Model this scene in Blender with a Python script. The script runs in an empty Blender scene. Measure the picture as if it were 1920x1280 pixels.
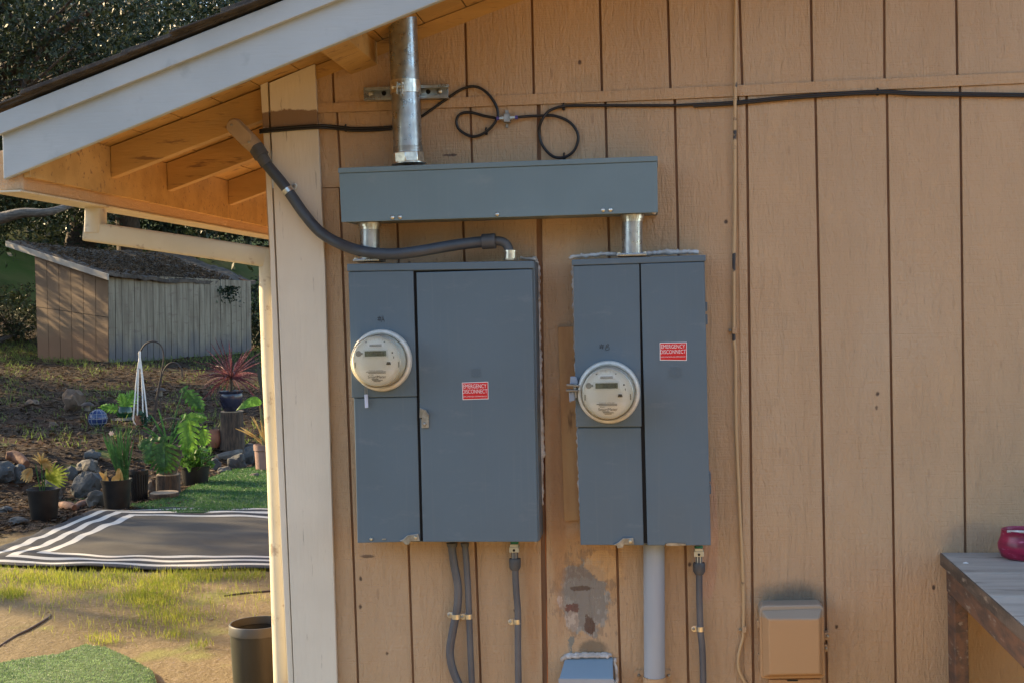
import bpy, bmesh, math, random
import numpy as np
from mathutils import Vector, Matrix, noise as mn
R_ = math.radians
random.seed(7)
rng = np.random.default_rng(11)
sc = bpy.context.scene
COL = sc.collection

# ------------------------------------------------------------------ camera
FPX = 2405.8
CAM = Vector((-0.24439, -3.8171, 1.55))
YAW, PITCH, ROLL = 0.118318, 0.0243165, -0.0233741
cyw, syw = math.cos(YAW), math.sin(YAW)
cF = Vector((-syw*math.cos(PITCH), cyw*math.cos(PITCH), -math.sin(PITCH)))
r0 = Vector((cyw, syw, 0)); u0 = r0.cross(cF)
cR = r0*math.cos(ROLL)+u0*math.sin(ROLL)
cU = -r0*math.sin(ROLL)+u0*math.cos(ROLL)
cd = bpy.data.cameras.new('camera'); co = bpy.data.objects.new('camera', cd); COL.objects.link(co)
co.matrix_world = Matrix(((cR.x, cU.x, -cF.x, CAM.x), (cR.y, cU.y, -cF.y, CAM.y), (cR.z, cU.z, -cF.z, CAM.z), (0, 0, 0, 1)))
cd.sensor_width = 36; cd.lens = FPX/1920*36; cd.clip_start = .05; cd.clip_end = 600
sc.camera = co

# ------------------------------------------------------------------ light
SUN_AZ, SUN_EL = 288.0, 24.0        # clockwise from +Y
w = bpy.data.worlds.new("World"); sc.world = w; w.use_nodes = True
sky = w.node_tree.nodes.new('ShaderNodeTexSky'); sky.sky_type = 'NISHITA'; sky.sun_disc = False
sky.sun_elevation = R_(SUN_EL); sky.sun_rotation = R_(SUN_AZ)
bg = w.node_tree.nodes['Background']; w.node_tree.links.new(sky.outputs[0], bg.inputs[0]); bg.inputs[1].default_value = .15
sl = bpy.data.lights.new('sun', 'SUN'); so = bpy.data.objects.new('sun', sl); COL.objects.link(so)
sl.energy = 4.4; sl.angle = R_(.5); sl.color = (1, .75, .42)
sd = Vector((math.sin(R_(SUN_AZ))*math.cos(R_(SUN_EL)), math.cos(R_(SUN_AZ))*math.cos(R_(SUN_EL)), math.sin(R_(SUN_EL))))
so.rotation_euler = sd.to_track_quat('Z', 'Y').to_euler()
sc.view_settings.view_transform = 'Standard'; sc.view_settings.look = 'None'
sc.view_settings.exposure = 1.72; sc.view_settings.gamma = 1

# ------------------------------------------------------------------ pixel -> world helpers (real planes / real distances)
def ray(x, y): return cF*FPX + cR*(x-960) - cU*(y-640)
def P(x, y, Y=0.): d = ray(x, y); return CAM + d*((Y-CAM.y)/d.y)
def G(x, y, Z=0.): d = ray(x, y); return CAM + d*((Z-CAM.z)/d.z)
def PX(x, y, X): d = ray(x, y); return CAM + d*((X-CAM.x)/d.x)
def D(x, y, t): return CAM + ray(x, y)/FPX*t

# ------------------------------------------------------------------ mesh builder
class M:
    def __init__(s): s.v = []; s.f = []; s.uv = None
    def add(s, vs, fs):
        o = len(s.v); s.v += [tuple(q) for q in vs]; s.f += [tuple(i+o for i in f) for f in fs]; return s
    def prism(s, pts, vec):
        n = len(pts); vec = Vector(vec); a = [Vector(p) for p in pts]; b = [p+vec for p in a]
        return s.add(a+b, [tuple(range(n)), tuple(range(2*n-1, n-1, -1))]+[(i, i+n, (i+1) % n+n, (i+1) % n) for i in range(n)])
    def box(s, x0, x1, y0, y1, z0, z1):
        return s.prism([(x0, y0, z0), (x1, y0, z0), (x1, y0, z1), (x0, y0, z1)], (0, y1-y0, 0))
    def pq(s, px, y0, y1):      # polygon of photo points in the plane Y=y0, pushed back to Y=y1
        return s.prism([P(a, b, y0) for a, b in px], (0, y1-y0, 0))
    def tube(s, path, r, seg=12, sq=None, cap=True, rf=None):
        path = [Vector(p) for p in path]; n = len(path); vs = []; fs = []; up = None
        for i, p in enumerate(path):
            t = (path[min(i+1, n-1)]-path[max(i-1, 0)]).normalized()
            if up is None:
                up = Vector((0, 1, 0)) if abs(t.y) < .9 else Vector((1, 0, 0))
            up = (up-t*up.dot(t)).normalized(); sd_ = t.cross(up)
            rr = rf(i/(n-1)) if rf else r
            for k in range(seg):
                a = 2*math.pi*k/seg; c_, s_ = math.cos(a), math.sin(a)
                if sq:
                    c_ = math.copysign(abs(c_)**sq[2], c_)*sq[0]; s_ = math.copysign(abs(s_)**sq[2], s_)*sq[1]
                    vs.append(p+sd_*c_+up*s_)
                else: vs.append(p+(sd_*c_+up*s_)*rr)
        for i in range(n-1):
            for k in range(seg):
                k2 = (k+1) % seg; fs.append((i*seg+k, i*seg+k2, (i+1)*seg+k2, (i+1)*seg+k))
        if cap: fs += [tuple(range(seg-1, -1, -1)), tuple(range((n-1)*seg, n*seg))]
        return s.add(vs, fs)
    def lathe(s, c, prof, seg=32, axis='z', wob=0, seed=0, cap=True):
        c = Vector(c); vs = []; fs = []; n = len(prof)
        for i, (r, h) in enumerate(prof):
            for k in range(seg):
                a = 2*math.pi*k/seg
                rr = r*(1+wob*mn.noise((math.cos(a)*1.7+seed, math.sin(a)*1.7, h*3+seed))) if wob else r
                if axis == 'z': vs.append(c+Vector((rr*math.cos(a), rr*math.sin(a), h)))
                elif axis == 'y': vs.append(c+Vector((rr*math.cos(a), -h, rr*math.sin(a))))   # h towards the viewer
                else: vs.append(c+Vector((h, rr*math.cos(a), rr*math.sin(a))))
        for i in range(n-1):
            for k in range(seg):
                k2 = (k+1) % seg; fs.append((i*seg+k, i*seg+k2, (i+1)*seg+k2, (i+1)*seg+k))
        if cap and prof[0][0] > 1e-4: fs.append(tuple(range(seg-1, -1, -1)))
        if cap and prof[-1][0] > 1e-4: fs.append(tuple(range((n-1)*seg, n*seg)))
        return s.add(vs, fs)
    def blob(s, c, r, sub=2, amp=.25, fr=1.6, seed=0, sc_=(1, 1, 1), cut=None):
        bm = bmesh.new(); bmesh.ops.create_icosphere(bm, subdivisions=sub, radius=1)
        vs = []
        for v in bm.verts:
            p = v.co.copy(); k = 1+amp*mn.noise(p*fr+Vector((seed*3.1, seed*1.7, seed)))+amp*.4*mn.noise(p*fr*3+Vector((seed, 0, 9)))
            q = Vector((p.x*sc_[0], p.y*sc_[1], p.z*sc_[2]))*k*r
            if cut is not None: q.z = max(q.z, cut*r)
            vs.append(Vector(c)+q)
        fs = [tuple(v.index for v in f.verts) for f in bm.faces]; bm.free()
        return s.add(vs, fs)

def loc_of(o):
    l = Vector((0, 0, 0))
    while o: l += o.location; o = o.parent
    return l
def tag(o, label=None, cat=None, group=None, kind=None):
    if label: o['label'] = label
    if cat: o['category'] = cat
    if group: o['group'] = group
    if kind: o['kind'] = kind
    return o
def thing(name, label, cat, loc, group=None):
    o = bpy.data.objects.new(name, None); COL.objects.link(o); o.location = loc; o.empty_display_size = .05
    return tag(o, label, cat, group)
def part(name, m, mat, parent=None, smooth=None, bev=0, label=None, fix=True, loc=None):
    base = loc_of(parent) if parent else Vector(loc) if loc is not None else None
    V = np.array(m.v, dtype=float)
    if base is None: base = Vector(((V[:, 0].min()+V[:, 0].max())/2, (V[:, 1].min()+V[:, 1].max())/2, V[:, 2].min()))
    me = bpy.data.meshes.new(name); me.from_pydata([tuple(q) for q in V-np.array(base)], [], m.f)
    if fix:
        bm = bmesh.new(); bm.from_mesh(me); bmesh.ops.recalc_face_normals(bm, faces=bm.faces); bm.to_mesh(me); bm.free()
    me.update()
    if m.uv is not None:
        l = me.uv_layers.new(name='UVMap')
        for lp in me.loops: l.data[lp.index].uv = m.uv[lp.vertex_index]
    if smooth is not None:
        me.shade_smooth()
        if smooth < 179: me.set_sharp_from_angle(angle=R_(smooth))
    o = bpy.data.objects.new(name, me); COL.objects.link(o); me.materials.append(mat)
    if parent: o.parent = parent
    else: o.location = base
    if bev:
        b = o.modifiers.new('bevel', 'BEVEL'); b.width = bev; b.segments = 2; b.limit_method = 'ANGLE'; b.angle_limit = R_(40)
    if label: o['label'] = label
    return o
def copy_tree(o, parent=None):
    c = o.copy(); COL.objects.link(c)
    if parent: c.parent = parent
    for ch in [x for x in bpy.data.objects if x.parent == o]: copy_tree(ch, c)
    return c
def spline(pts, k=6):
    pts = [Vector(p) for p in pts]; q = [2*pts[0]-pts[1]]+pts+[2*pts[-1]-pts[-2]]; out = []
    for i in range(1, len(q)-2):
        for j in range(k):
            t = j/k; a, b, c, d = q[i-1:i+3]
            out.append(.5*((2*b)+(c-a)*t+(2*a-5*b+4*c-d)*t*t+(3*b-a-3*c+d)*t**3))
    return out+[pts[-1]]

# ------------------------------------------------------------------ materials
class NT:
    def __init__(s, name):
        s.m = bpy.data.materials.new(name); s.m.use_nodes = True; s.t = s.m.node_tree; s.t.nodes.clear()
        s.b = s.n('ShaderNodeBsdfPrincipled'); s.o = s.n('ShaderNodeOutputMaterial'); s.l(s.b.outputs[0], s.o.inputs[0])
        s.pos = s.n('ShaderNodeNewGeometry').outputs['Position']
    def n(s, t, **k):
        q = s.t.nodes.new(t)
        for a, b in k.items(): setattr(q, a, b)
        return q
    def l(s, a, b): s.t.links.new(a, b)
    def val(s, sock, v):
        if hasattr(v, 'links') or hasattr(v, 'is_linked'): s.l(v, sock)
        else: sock.default_value = v
    def math(s, op, a, b=0., c=None, clamp=False):
        q = s.n('ShaderNodeMath', operation=op, use_clamp=clamp); s.val(q.inputs[0], a); s.val(q.inputs[1], b)
        if c is not None: s.val(q.inputs[2], c)
        return q.outputs[0]
    def noise(s, scale=5, det=4, stretch=(1, 1, 1), rough=.55, off=(0, 0, 0), src=None, dist=0):
        mp = s.n('ShaderNodeMapping'); s.l(src or s.pos, mp.inputs[0]); mp.inputs['Scale'].default_value = stretch; mp.inputs['Location'].default_value = off
        q = s.n('ShaderNodeTexNoise'); s.l(mp.outputs[0], q.inputs['Vector']); q.inputs['Scale'].default_value = scale
        q.inputs['Detail'].default_value = det; q.inputs['Roughness'].default_value = rough; q.inputs['Distortion'].default_value = dist
        return q.outputs[0]
    def ramp(s, f, a, b, lo=0., hi=1.):
        q = s.n('ShaderNodeMapRange', interpolation_type='SMOOTHSTEP'); s.val(q.inputs[0], f)
        for i, v in enumerate((a, b, lo, hi)): q.inputs[i+1].default_value = v
        return q.outputs[0]
    def mix(s, f, a, b, mode='MIX'):
        q = s.n('ShaderNodeMix', data_type='RGBA', blend_type=mode); s.val(q.inputs[0], f)
        for k, v in ((6, a), (7, b)):
            if isinstance(v, tuple): q.inputs[k].default_value = (*v[:3], 1)
            else: s.l(v, q.inputs[k])
        return q.outputs[2]
    def bump(s, h, dist=.002, strength=1, prev=None):
        q = s.n('ShaderNodeBump'); q.inputs['Distance'].default_value = dist; q.inputs['Strength'].default_value = strength
        s.l(h, q.inputs['Height'])
        if prev: s.l(prev, q.inputs['Normal'])
        s.l(q.outputs[0], s.b.inputs['Normal']); return q.outputs[0]
    def col(s, c, rough=.6, metal=0.):
        if isinstance(c, tuple): s.b.inputs['Base Color'].default_value = (*c, 1)
        else: s.l(c, s.b.inputs['Base Color'])
        s.val(s.b.inputs['Roughness'], rough); s.b.inputs['Metallic'].default_value = metal; return s.m
    def ell(s, cx, cz, rx, rz, nz=.5, soft=.25, sc_=30, streak=(1, 1, 1), off=0.):   # soft ragged elliptical mask in the wall plane
        sp = s.n('ShaderNodeSeparateXYZ'); s.l(s.pos, sp.inputs[0])
        a = s.math('DIVIDE', s.math('SUBTRACT', sp.outputs[0], cx), rx); b = s.math('DIVIDE', s.math('SUBTRACT', sp.outputs[2], cz), rz)
        d = s.math('SQRT', s.math('ADD', s.math('MULTIPLY', a, a), s.math('MULTIPLY', b, b)))
        d = s.math('ADD', d, s.math('MULTIPLY', s.math('SUBTRACT', s.noise(sc_, 10, streak, .74, (off, off, off)), .5), nz*2.2))
        d = s.math('ADD', d, s.math('MULTIPLY', s.math('SUBTRACT', s.noise(sc_/2.6, 3, (1, 1, 1), .5, (off+3, off, off)), .5), nz*1.8))
        return s.ramp(d, 1+soft, 1-soft)

def mat(name, c1, c2=None, rough=.6, metal=0., ns=6, st=(1, 1, 1), bump=0, bs=60, bst=(1, 1, 1), lo=.35, hi=.65, det=5, c3=None, s3=40):
    t = NT(name); c = c1
    if c2: c = t.mix(t.ramp(t.noise(ns, det, st), lo, hi), c1, c2)
    if c3: c = t.mix(t.ramp(t.noise(s3, 4, st, .6, (3, 1, 2)), .58, .7), c, c3)
    if bump: t.bump(t.noise(bs, 5, bst, .6), bump)
    return t.col(c, rough, metal)

TAN = (.545, .358, .205)
def siding_mat(name, base, marks=True):
    t = NT(name)
    big = t.noise(2.2, 4, (1, 1, .5)); c = t.mix(t.ramp(big, .3, .7), base, tuple(k*.86 for k in base))
    c = t.mix(t.ramp(t.noise(1.1, 3, (1, 1, 1), .5, (4, 0, 1)), .45, .75), c, (base[0]*.92, base[1]*1.0, base[2]*1.12))
    c = t.mix(t.ramp(t.noise(3, 3, (1.6, 1, .12), .5, (7, 0, 1)), .4, .62, 0, .8), c, tuple(k*.88 for k in base))
    c = t.mix(t.ramp(t.noise(5, 6, (1, 1, .7), .7, (2, 0, 6)), .56, .72, 0, .5), c, (base[0]*1.08, base[1]*1.04, base[2]*.95))
    grain = t.noise(19, 6, (2.4, 1, .42), .62, dist=2.2); kerf = t.noise(60, 3, (.12, 1, 4.5), .5)
    c = t.mix(t.ramp(grain, .27, .36, .18, 0), c, tuple(k*.62 for k in base))
    crack = t.ramp(t.noise(34, 2, (3.0, 1, .30), .5, (5, 0, 3), dist=.8), .665, .71)
    crack = t.math('MULTIPLY', crack, t.ramp(t.noise(3, 3, (1, 1, .6), .5, (1, 0, 7)), .38, .55)); c = t.mix(t.math('MULTIPLY', crack, .0), c, tuple(k*.42 for k in base))
    # small knots, nail heads and specks
    v = t.n('ShaderNodeTexVoronoi'); mp = t.n('ShaderNodeMapping'); t.l(t.pos, mp.inputs[0]); mp.inputs['Scale'].default_value = (9, .3, 6.5)
    t.l(mp.outputs[0], v.inputs['Vector']); v.inputs['Scale'].default_value = 1
    sp = t.ramp(t.math('ADD', v.outputs['Distance'], t.math('MULTIPLY', t.noise(90, 3), .06)), .095, .055)
    c = t.mix(sp, c, (.09, .05, .03))
    v2 = t.n('ShaderNodeTexVoronoi'); mp2 = t.n('ShaderNodeMapping'); t.l(t.pos, mp2.inputs[0]); mp2.inputs['Scale'].default_value = (26, .3, 7); mp2.inputs['Location'].default_value = (2, 0, 5)
    t.l(mp2.outputs[0], v2.inputs['Vector']); v2.inputs['Scale'].default_value = 1
    s2 = t.math('MULTIPLY', t.ramp(v2.outputs['Distance'], .16, .07), t.ramp(t.noise(3, 2, off=(9, 9, 9)), .52, .6))
    c = t.mix(t.math('MULTIPLY', s2, .3), c, (.20, .12, .07))
    if marks:
        def m(px, py, wpx, hpx, colr, f=1., **k):
            nonlocal c
            p = P(px, py, 0); c = t.mix(t.math('MULTIPLY', t.ell(p.x, p.z, wpx/610/2, hpx/610/2, **k), f), c, colr)
        m(1322, 990, 46, 260, (.52, .30, .19), .75, nz=.12, soft=.1, sc_=14)                  # pinkish primer beside the right panel
        m(1105, 1060, 125, 150, (.47, .27, .12), .8, nz=.5, soft=.2, sc_=16)               # raw patch under it
        m(1097, 1118, 96, 128, (.32, .295, .255), 1, nz=.55, soft=.05, sc_=30, streak=(1, 1, .6))
        m(1074, 1140, 26, 18, (.16, .05, .035), .9, nz=.7, soft=.06, sc_=90)
        m(1073, 1163, 24, 34, (.50, .40, .32), 1, nz=1.1, soft=.06, sc_=90, streak=(1, 1, .22))
        m(1049, 1126, 9, 22, (.62, .55, .5), 1, nz=.9, soft=.06, sc_=90)
        m(1104, 1172, 18, 34, (.10, .04, .02), .9, nz=1.3, soft=.08, sc_=90, streak=(1, 1, .22))
        m(1088, 1102, 34, 9, (.10, .05, .03), .9, nz=.9, soft=.15, sc_=60)
        m(1112, 1215, 50, 24, (.12, .10, .07), .7, nz=.7, soft=.3, sc_=30)
        m(1070, 1200, 12, 30, (.16, .19, .18), .8, nz=1.6, soft=.08, sc_=80, streak=(1, 1, .4))
        m(1098, 1110, 95, 130, (.14, .10, .075), .4, nz=1.6, soft=.05, sc_=120, streak=(1.6, 1, .22), off=3)
        m(1090, 1075, 70, 26, (.18, .10, .06), .35, nz=1.6, soft=.06, sc_=90, streak=(1.2, 1, .4), off=6)
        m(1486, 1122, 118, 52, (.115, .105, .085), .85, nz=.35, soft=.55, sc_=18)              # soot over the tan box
        m(1046, 950, 26, 420, (.42, .22, .10), .6, nz=.5, soft=.3, sc_=14)
        m(1000, 1120, 24, 280, (.44, .24, .11), .5, nz=.6, soft=.3, sc_=14)
        m(1130, 1060, 60, 60, (.66, .40, .18), .6, nz=.9, soft=.1, sc_=30)
        m(1820, 1010, 90, 60, (.2, .15, .12), .35, nz=.5, soft=.5)
        m(1095, 160, 62, 34, (.46, .32, .19), .7, nz=.5, soft=.2, sc_=26)
        m(690, 1042, 26, 6, (.10, .06, .04), .8, nz=.6, soft=.3, sc_=50)
        m(845, 291, 26, 5, (.12, .07, .05), .9, nz=.8, soft=.2, sc_=70)
    h = t.math('SUBTRACT', t.math('ADD', t.math('MULTIPLY', grain, 1.), t.math('MULTIPLY', kerf, .35)), t.math('MULTIPLY', crack, .2))
    b = t.bump(h, .007, .9)
    t.bump(t.noise(110, 4, (1.3, 1, .8)), .0028, .8, b)
    return t.col(c, .55)

m_siding = siding_mat('siding_paint', TAN)
m_tan = siding_mat('trim_paint', (.55, .35, .19), False)
m_soffit = mat('soffit_paint', (.54, .33, .12), (.44, .265, .09), .6, ns=3, st=(.6, 4, 4), bump=.002, bs=30, bst=(.6, 5, 5), c3=(.24, .13, .06), s3=14)
m_groove = mat('groove_paint', (.27, .15, .08), (.18, .095, .05), .7, ns=9, st=(1, 1, .3), bump=.002)
m_rawwood = mat('raw_wood', (.50, .17, .05), (.16, .05, .02), .7, ns=18, st=(4, 1, .3), bump=.004, bs=40, bst=(4, 1, .3))
m_white = mat('sky_tinted_white', (.40, .435, .445), (.36, .395, .405), .5, ns=4, bump=.0008, bs=40, bst=(.3, 1, 3), c3=(.32, .35, .36), s3=9)  # white rake paint, its cool tint stands in for blue skylight
m_corner = None
def corner_mat():
    t = NT('corner_board_paint'); c = t.mix(t.ramp(t.noise(3, 4), .35, .7), (.69, .625, .52), (.62, .56, .465))
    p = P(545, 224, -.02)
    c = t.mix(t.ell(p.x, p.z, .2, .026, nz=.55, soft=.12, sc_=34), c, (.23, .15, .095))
    c = t.mix(t.math('MULTIPLY', t.ramp(t.noise(26, 5, (3, 1, .25), .6, (1, 3, 0)), .66, .72), .8), c, (.3, .25, .2))
    t.bump(t.noise(30, 5, (2.5, 1, .3)), .0015); return t.col(c, .5)
m_corner = corner_mat()
m_down = mat('downspout_paint', (.60, .54, .40), (.54, .48, .35), .45, ns=5, c3=(.36, .28, .2), s3=20)
def panel_mat(name, c, sm=.38):
    t = NT(name); cc = t.mix(t.ramp(t.noise(3.5, 4), .35, .7), c, tuple(k*.93 for k in c))
    cc = t.mix(t.math('MULTIPLY', t.ramp(t.noise(9, 6, (1, 1, 2.5), .65, (2, 2, 2)), .56, .8), .13), cc, (.42, .42, .40)); cc = t.mix(t.math('MULTIPLY', t.ramp(t.noise(30, 6, (2.5, 1, .08), .6, (5, 2, 2)), .54, .72), .035), cc, (.40, .38, .34))
    t.bump(t.noise(900, 2), .00012, .5)
    return t.col(cc, t.ramp(t.noise(12, 3), .3, .7, sm-.05, sm+.09))
m_panel = panel_mat('grey_enamel', (.100, .146, .186), .42)
m_trough = panel_mat('trough_enamel', (.146, .212, .245), .40)
m_black = mat('black_gap', (.008, .008, .009), rough=.8)
def galv():
    t = NT('galvanised_steel'); v = t.n('ShaderNodeTexVoronoi'); v.inputs['Scale'].default_value = 55; t.l(t.pos, v.inputs['Vector'])
    c = t.mix(t.ramp(v.outputs['Distance'], .0, .9), (.46, .49, .50), (.36, .38, .40)); c = t.mix(t.ramp(t.noise(30, 5, (1, 1, .5)), .62, .75), c, (.27, .27, .27))
    t.bump(t.noise(120, 4, (1, 1, .3)), .0004, .7); return t.col(c, t.ramp(t.noise(40, 4), .3, .7, .24, .42), .92)
m_galv = galv()
m_zinc = mat('zinc_plate', (.80, .78, .70), (.55, .54, .50), .28, .95, ns=60)
m_steel = mat('dull_steel', (.42, .42, .41), (.25, .24, .22), .42, .9, ns=40)
m_green = mat('green_tag', (.02, .20, .10), (.03, .28, .14), .5)
m_liquid = mat('conduit_jacket', (.060, .073, .092), (.045, .055, .07), .42, ns=10, bump=.0006, bs=150, bst=(1, 1, 1))
m_grey = mat('grey_conduit', (.125, .125, .135), (.085, .088, .10), .36, ns=8)
m_fit = mat('fitting_plastic', (.085, .09, .10), (.06, .065, .075), .5, ns=14)
m_pvc = mat('pvc_pipe', (.36, .39, .43), (.31, .335, .37), .42, ns=3, st=(3, 3, .5))
m_beige = mat('beige_plastic', (.40, .29, .19), (.34, .25, .165), .5, ns=12)
m_cable = mat('black_cable', (.009, .009, .011), rough=.38)
m_tancable = mat('painted_cable', (.42, .29, .16), (.30, .19, .105), .55, ns=14, st=(1, 1, .5))
m_cablemix = NT('flaking_cable'); m_cablemix = m_cablemix.col(m_cablemix.mix(m_cablemix.ramp(m_cablemix.noise(9, 4, (1, 1, 1.2)), .62, .66), (.50, .34, .18), (.03, .03, .035)), .5)
m_caulk = mat('white_caulk', (.66, .65, .64), (.42, .37, .33), .55, ns=30, bump=.003, bs=60)
m_red = mat('sticker_red', (.62, .006, .012), rough=.4)
m_lwhite = mat('print_white', (.80, .80, .80), rough=.5)
m_ink = mat('ink', (.02, .02, .025), rough=.6)
m_inkgrey = mat('print_grey', (.13, .13, .13), rough=.6)
m_face = mat('meter_face', (.90, .91, .88), rough=.45)
m_label = mat('paper_label', (.97, .97, .97), rough=.5)
m_lcd = mat('lcd', (.13, .15, .10), rough=.15)
m_lcdb = mat('lcd_bezel', (.80, .81, .78), rough=.35)
m_ring = mat('ring_metal', (.66, .64, .58), (.55, .54, .49), .45, .15, ns=40)
m_seal = mat('blue_seal', (.50, .58, .80), rough=.3)
def glass(nm, mx_, tint):
    t = NT(nm); t.t.nodes.remove(t.b)
    tr = t.n('ShaderNodeBsdfTransparent'); tr.inputs[0].default_value = tint
    gl = t.n('ShaderNodeBsdfGlossy'); gl.inputs['Roughness'].default_value = .03
    df = t.n('ShaderNodeBsdfTranslucent'); df.inputs[0].default_value = (.8, .75, .62, 1)
    fr = t.n('ShaderNodeFresnel'); fr.inputs[0].default_value = 1.5
    m1 = t.n('ShaderNodeMixShader'); t.l(fr.outputs[0], m1.inputs[0]); t.l(tr.outputs[0], m1.inputs[1]); t.l(gl.outputs[0], m1.inputs[2])
    m2 = t.n('ShaderNodeMixShader'); m2.inputs[0].default_value = mx_; t.l(m1.outputs[0], m2.inputs[1]); t.l(df.outputs[0], m2.inputs[2])
    t.l(m2.outputs[0], t.o.inputs[0]); return t.m
m_glass = glass('meter_window', .04, (.97, .97, .95, 1)); m_frost = glass('meter_cover_side', .34, (.95, .96, .95, 1))
m_bench = mat('weathered_board', (.44, .41, .36), (.31, .29, .255), .7, ns=7, st=(.35, 2.5, 1), bump=.003, bs=30, bst=(.3, 4, 1), c3=(.15, .135, .12), s3=12)
m_benchred = mat('bench_frame', (.17, .085, .05), (.075, .05, .04), .65, ns=12, st=(3, .6, 3), bump=.002, bs=30, c3=(.26, .2, .15), s3=20)
m_pink = mat('pink_glaze', (.30, .010, .052), (.17, .006, .032), .3, ns=12, st=(1, 1, 5), c3=(.45, .12, .2), s3=30)
m_tanbox = mat('tan_plastic', (.47, .27, .13), (.42, .24, .115), .42, ns=3)
def tanbox():
    t = NT('dusty_tan_plastic'); z0 = P(1480, 1160, -.10).z
    sp = t.n('ShaderNodeSeparateXYZ'); t.l(t.pos, sp.inputs[0])
    f = t.ramp(t.math('ADD', sp.outputs[2], t.math('MULTIPLY', t.noise(50, 3), .012)), z0+.002, z0+.010)
    c = t.mix(f, (.44, .26, .13), (.34, .27, .20)); return t.col(c, .45)
m_tanbox = tanbox()
m_shingle = mat('shingle', (.035, .03, .027), (.07, .06, .05), .9, ns=25, bump=.004, bs=120)
m_terra = mat('terracotta', (.27, .105, .055), (.19, .085, .05), .8, ns=10)
m_pinkterra = mat('pale_terracotta', (.27, .165, .13), (.21, .125, .10), .8, ns=6)
m_bpot = mat('black_plastic', (.006, .006, .007), (.014, .013, .012), .5, ns=9); m_bpot.node_tree.nodes['Principled BSDF'].inputs['Specular IOR Level'].default_value = .3
m_bluepot = mat('blue_glaze', (.012, .014, .03), (.025, .03, .055), .2, ns=9)
m_blueglass = mat('blue_glass', (.035, .055, .14), (.02, .03, .09), .12, ns=9)
m_greenglass = mat('green_glaze', (.006, .03, .012), (.01, .05, .016), .15, ns=9)
m_bark = mat('bark', (.085, .055, .035), (.03, .022, .016), .9, ns=14, st=(3, 3, .5), bump=.02, bs=20, bst=(3, 3, .5))
m_cutwood = mat('cut_wood', (.33, .24, .15), (.2, .14, .085), .8, ns=20)
m_grey_log = mat('grey_log', (.13, .11, .09), (.06, .05, .04), .85, ns=14, st=(.6, .6, 3), bump=.01, bs=20)
m_rust_log = mat('orange_log', (.18, .075, .035), (.08, .035, .02), .8, ns=12, bump=.01, bs=20)
def rockm(n, a, b): return mat(n, a, b, .85, ns=5, bump=.03, bs=9, c3=(.03, .03, .025), s3=14)
m_rock1 = rockm('grey_rock', (.065, .068, .066), (.035, .037, .038)); m_rock2 = rockm('pale_rock', (.11, .10, .085), (.06, .052, .042)); m_rock3 = rockm('brown_rock', (.08, .048, .03), (.13, .09, .06))
m_rope = mat('white_cotton', (.72, .68, .62), rough=.8)
m_iron = mat('rusty_iron', (.03, .02, .016), (.05, .03, .02), .7, ns=30)
m_bin = mat('bin_plastic', (.022, .020, .013), (.034, .030, .020), .45, ns=6, st=(3, 3, .6))
def leafm(name, a, b, tr=.35, ns=3., c3=None, ro=.5, sp=.3):
    t = NT(name); c = t.mix(t.ramp(t.noise(ns, 4), .35, .65), a, b); c = t.mix(t.ramp(t.noise(ns*9, 3, off=(5, 5, 5)), .45, .7), c, c3 or tuple(k*1.6 for k in b))
    tl = t.n('ShaderNodeBsdfTranslucent'); t.l(c, tl.inputs[0]); mx = t.n('ShaderNodeMixShader'); mx.inputs[0].default_value = tr
    t.l(t.b.outputs[0], mx.inputs[1]); t.l(tl.outputs[0], mx.inputs[2]); t.l(mx.outputs[0], t.o.inputs[0]); t.col(c, ro); t.b.inputs['Specular IOR Level'].default_value = sp; return t.m
m_oak = leafm('oak_leaf', (.009, .019, .010), (.018, .030, .012), .2, 1.2, (.06, .072, .03))
m_oak2 = leafm('yellow_oak_leaf', (.018, .03, .012), (.032, .04, .015), .25, 1.2, (.12, .12, .04))
m_philo = leafm('philodendron_leaf', (.022, .065, .012), (.04, .10, .018), .35)
m_philo2 = leafm('bright_leaf', (.07, .17, .02), (.13, .26, .035), .5)
m_cord = leafm('cordyline_leaf', (.12, .028, .036), (.06, .026, .028), .35, 8., (.27, .14, .13))
m_palm = leafm('palm_leaf', (.22, .27, .03), (.34, .34, .06), .55)
m_palmdry = leafm('dry_palm_leaf', (.48, .28, .08), (.34, .24, .10), .45)
m_strap = leafm('strap_leaf', (.03, .085, .025), (.05, .13, .035), .4)
m_trail = leafm('trailing_leaf', (.02, .055, .03), (.03, .07, .035), .3)
m_herb = leafm('herb_leaf', (.03, .09, .012), (.06, .14, .022), .4)
m_grass = leafm('grass_blade', (.17, .23, .02), (.27, .30, .04), .5, 5., (.36, .32, .10))
m_litter = leafm('dry_leaf', (.062, .042, .028), (.018, .012, .008), .2, 9., (.20, .145, .095), ro=.85, sp=.1)
m_weed = leafm('weed_leaf', (.08, .13, .02), (.13, .17, .04), .5)

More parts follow.
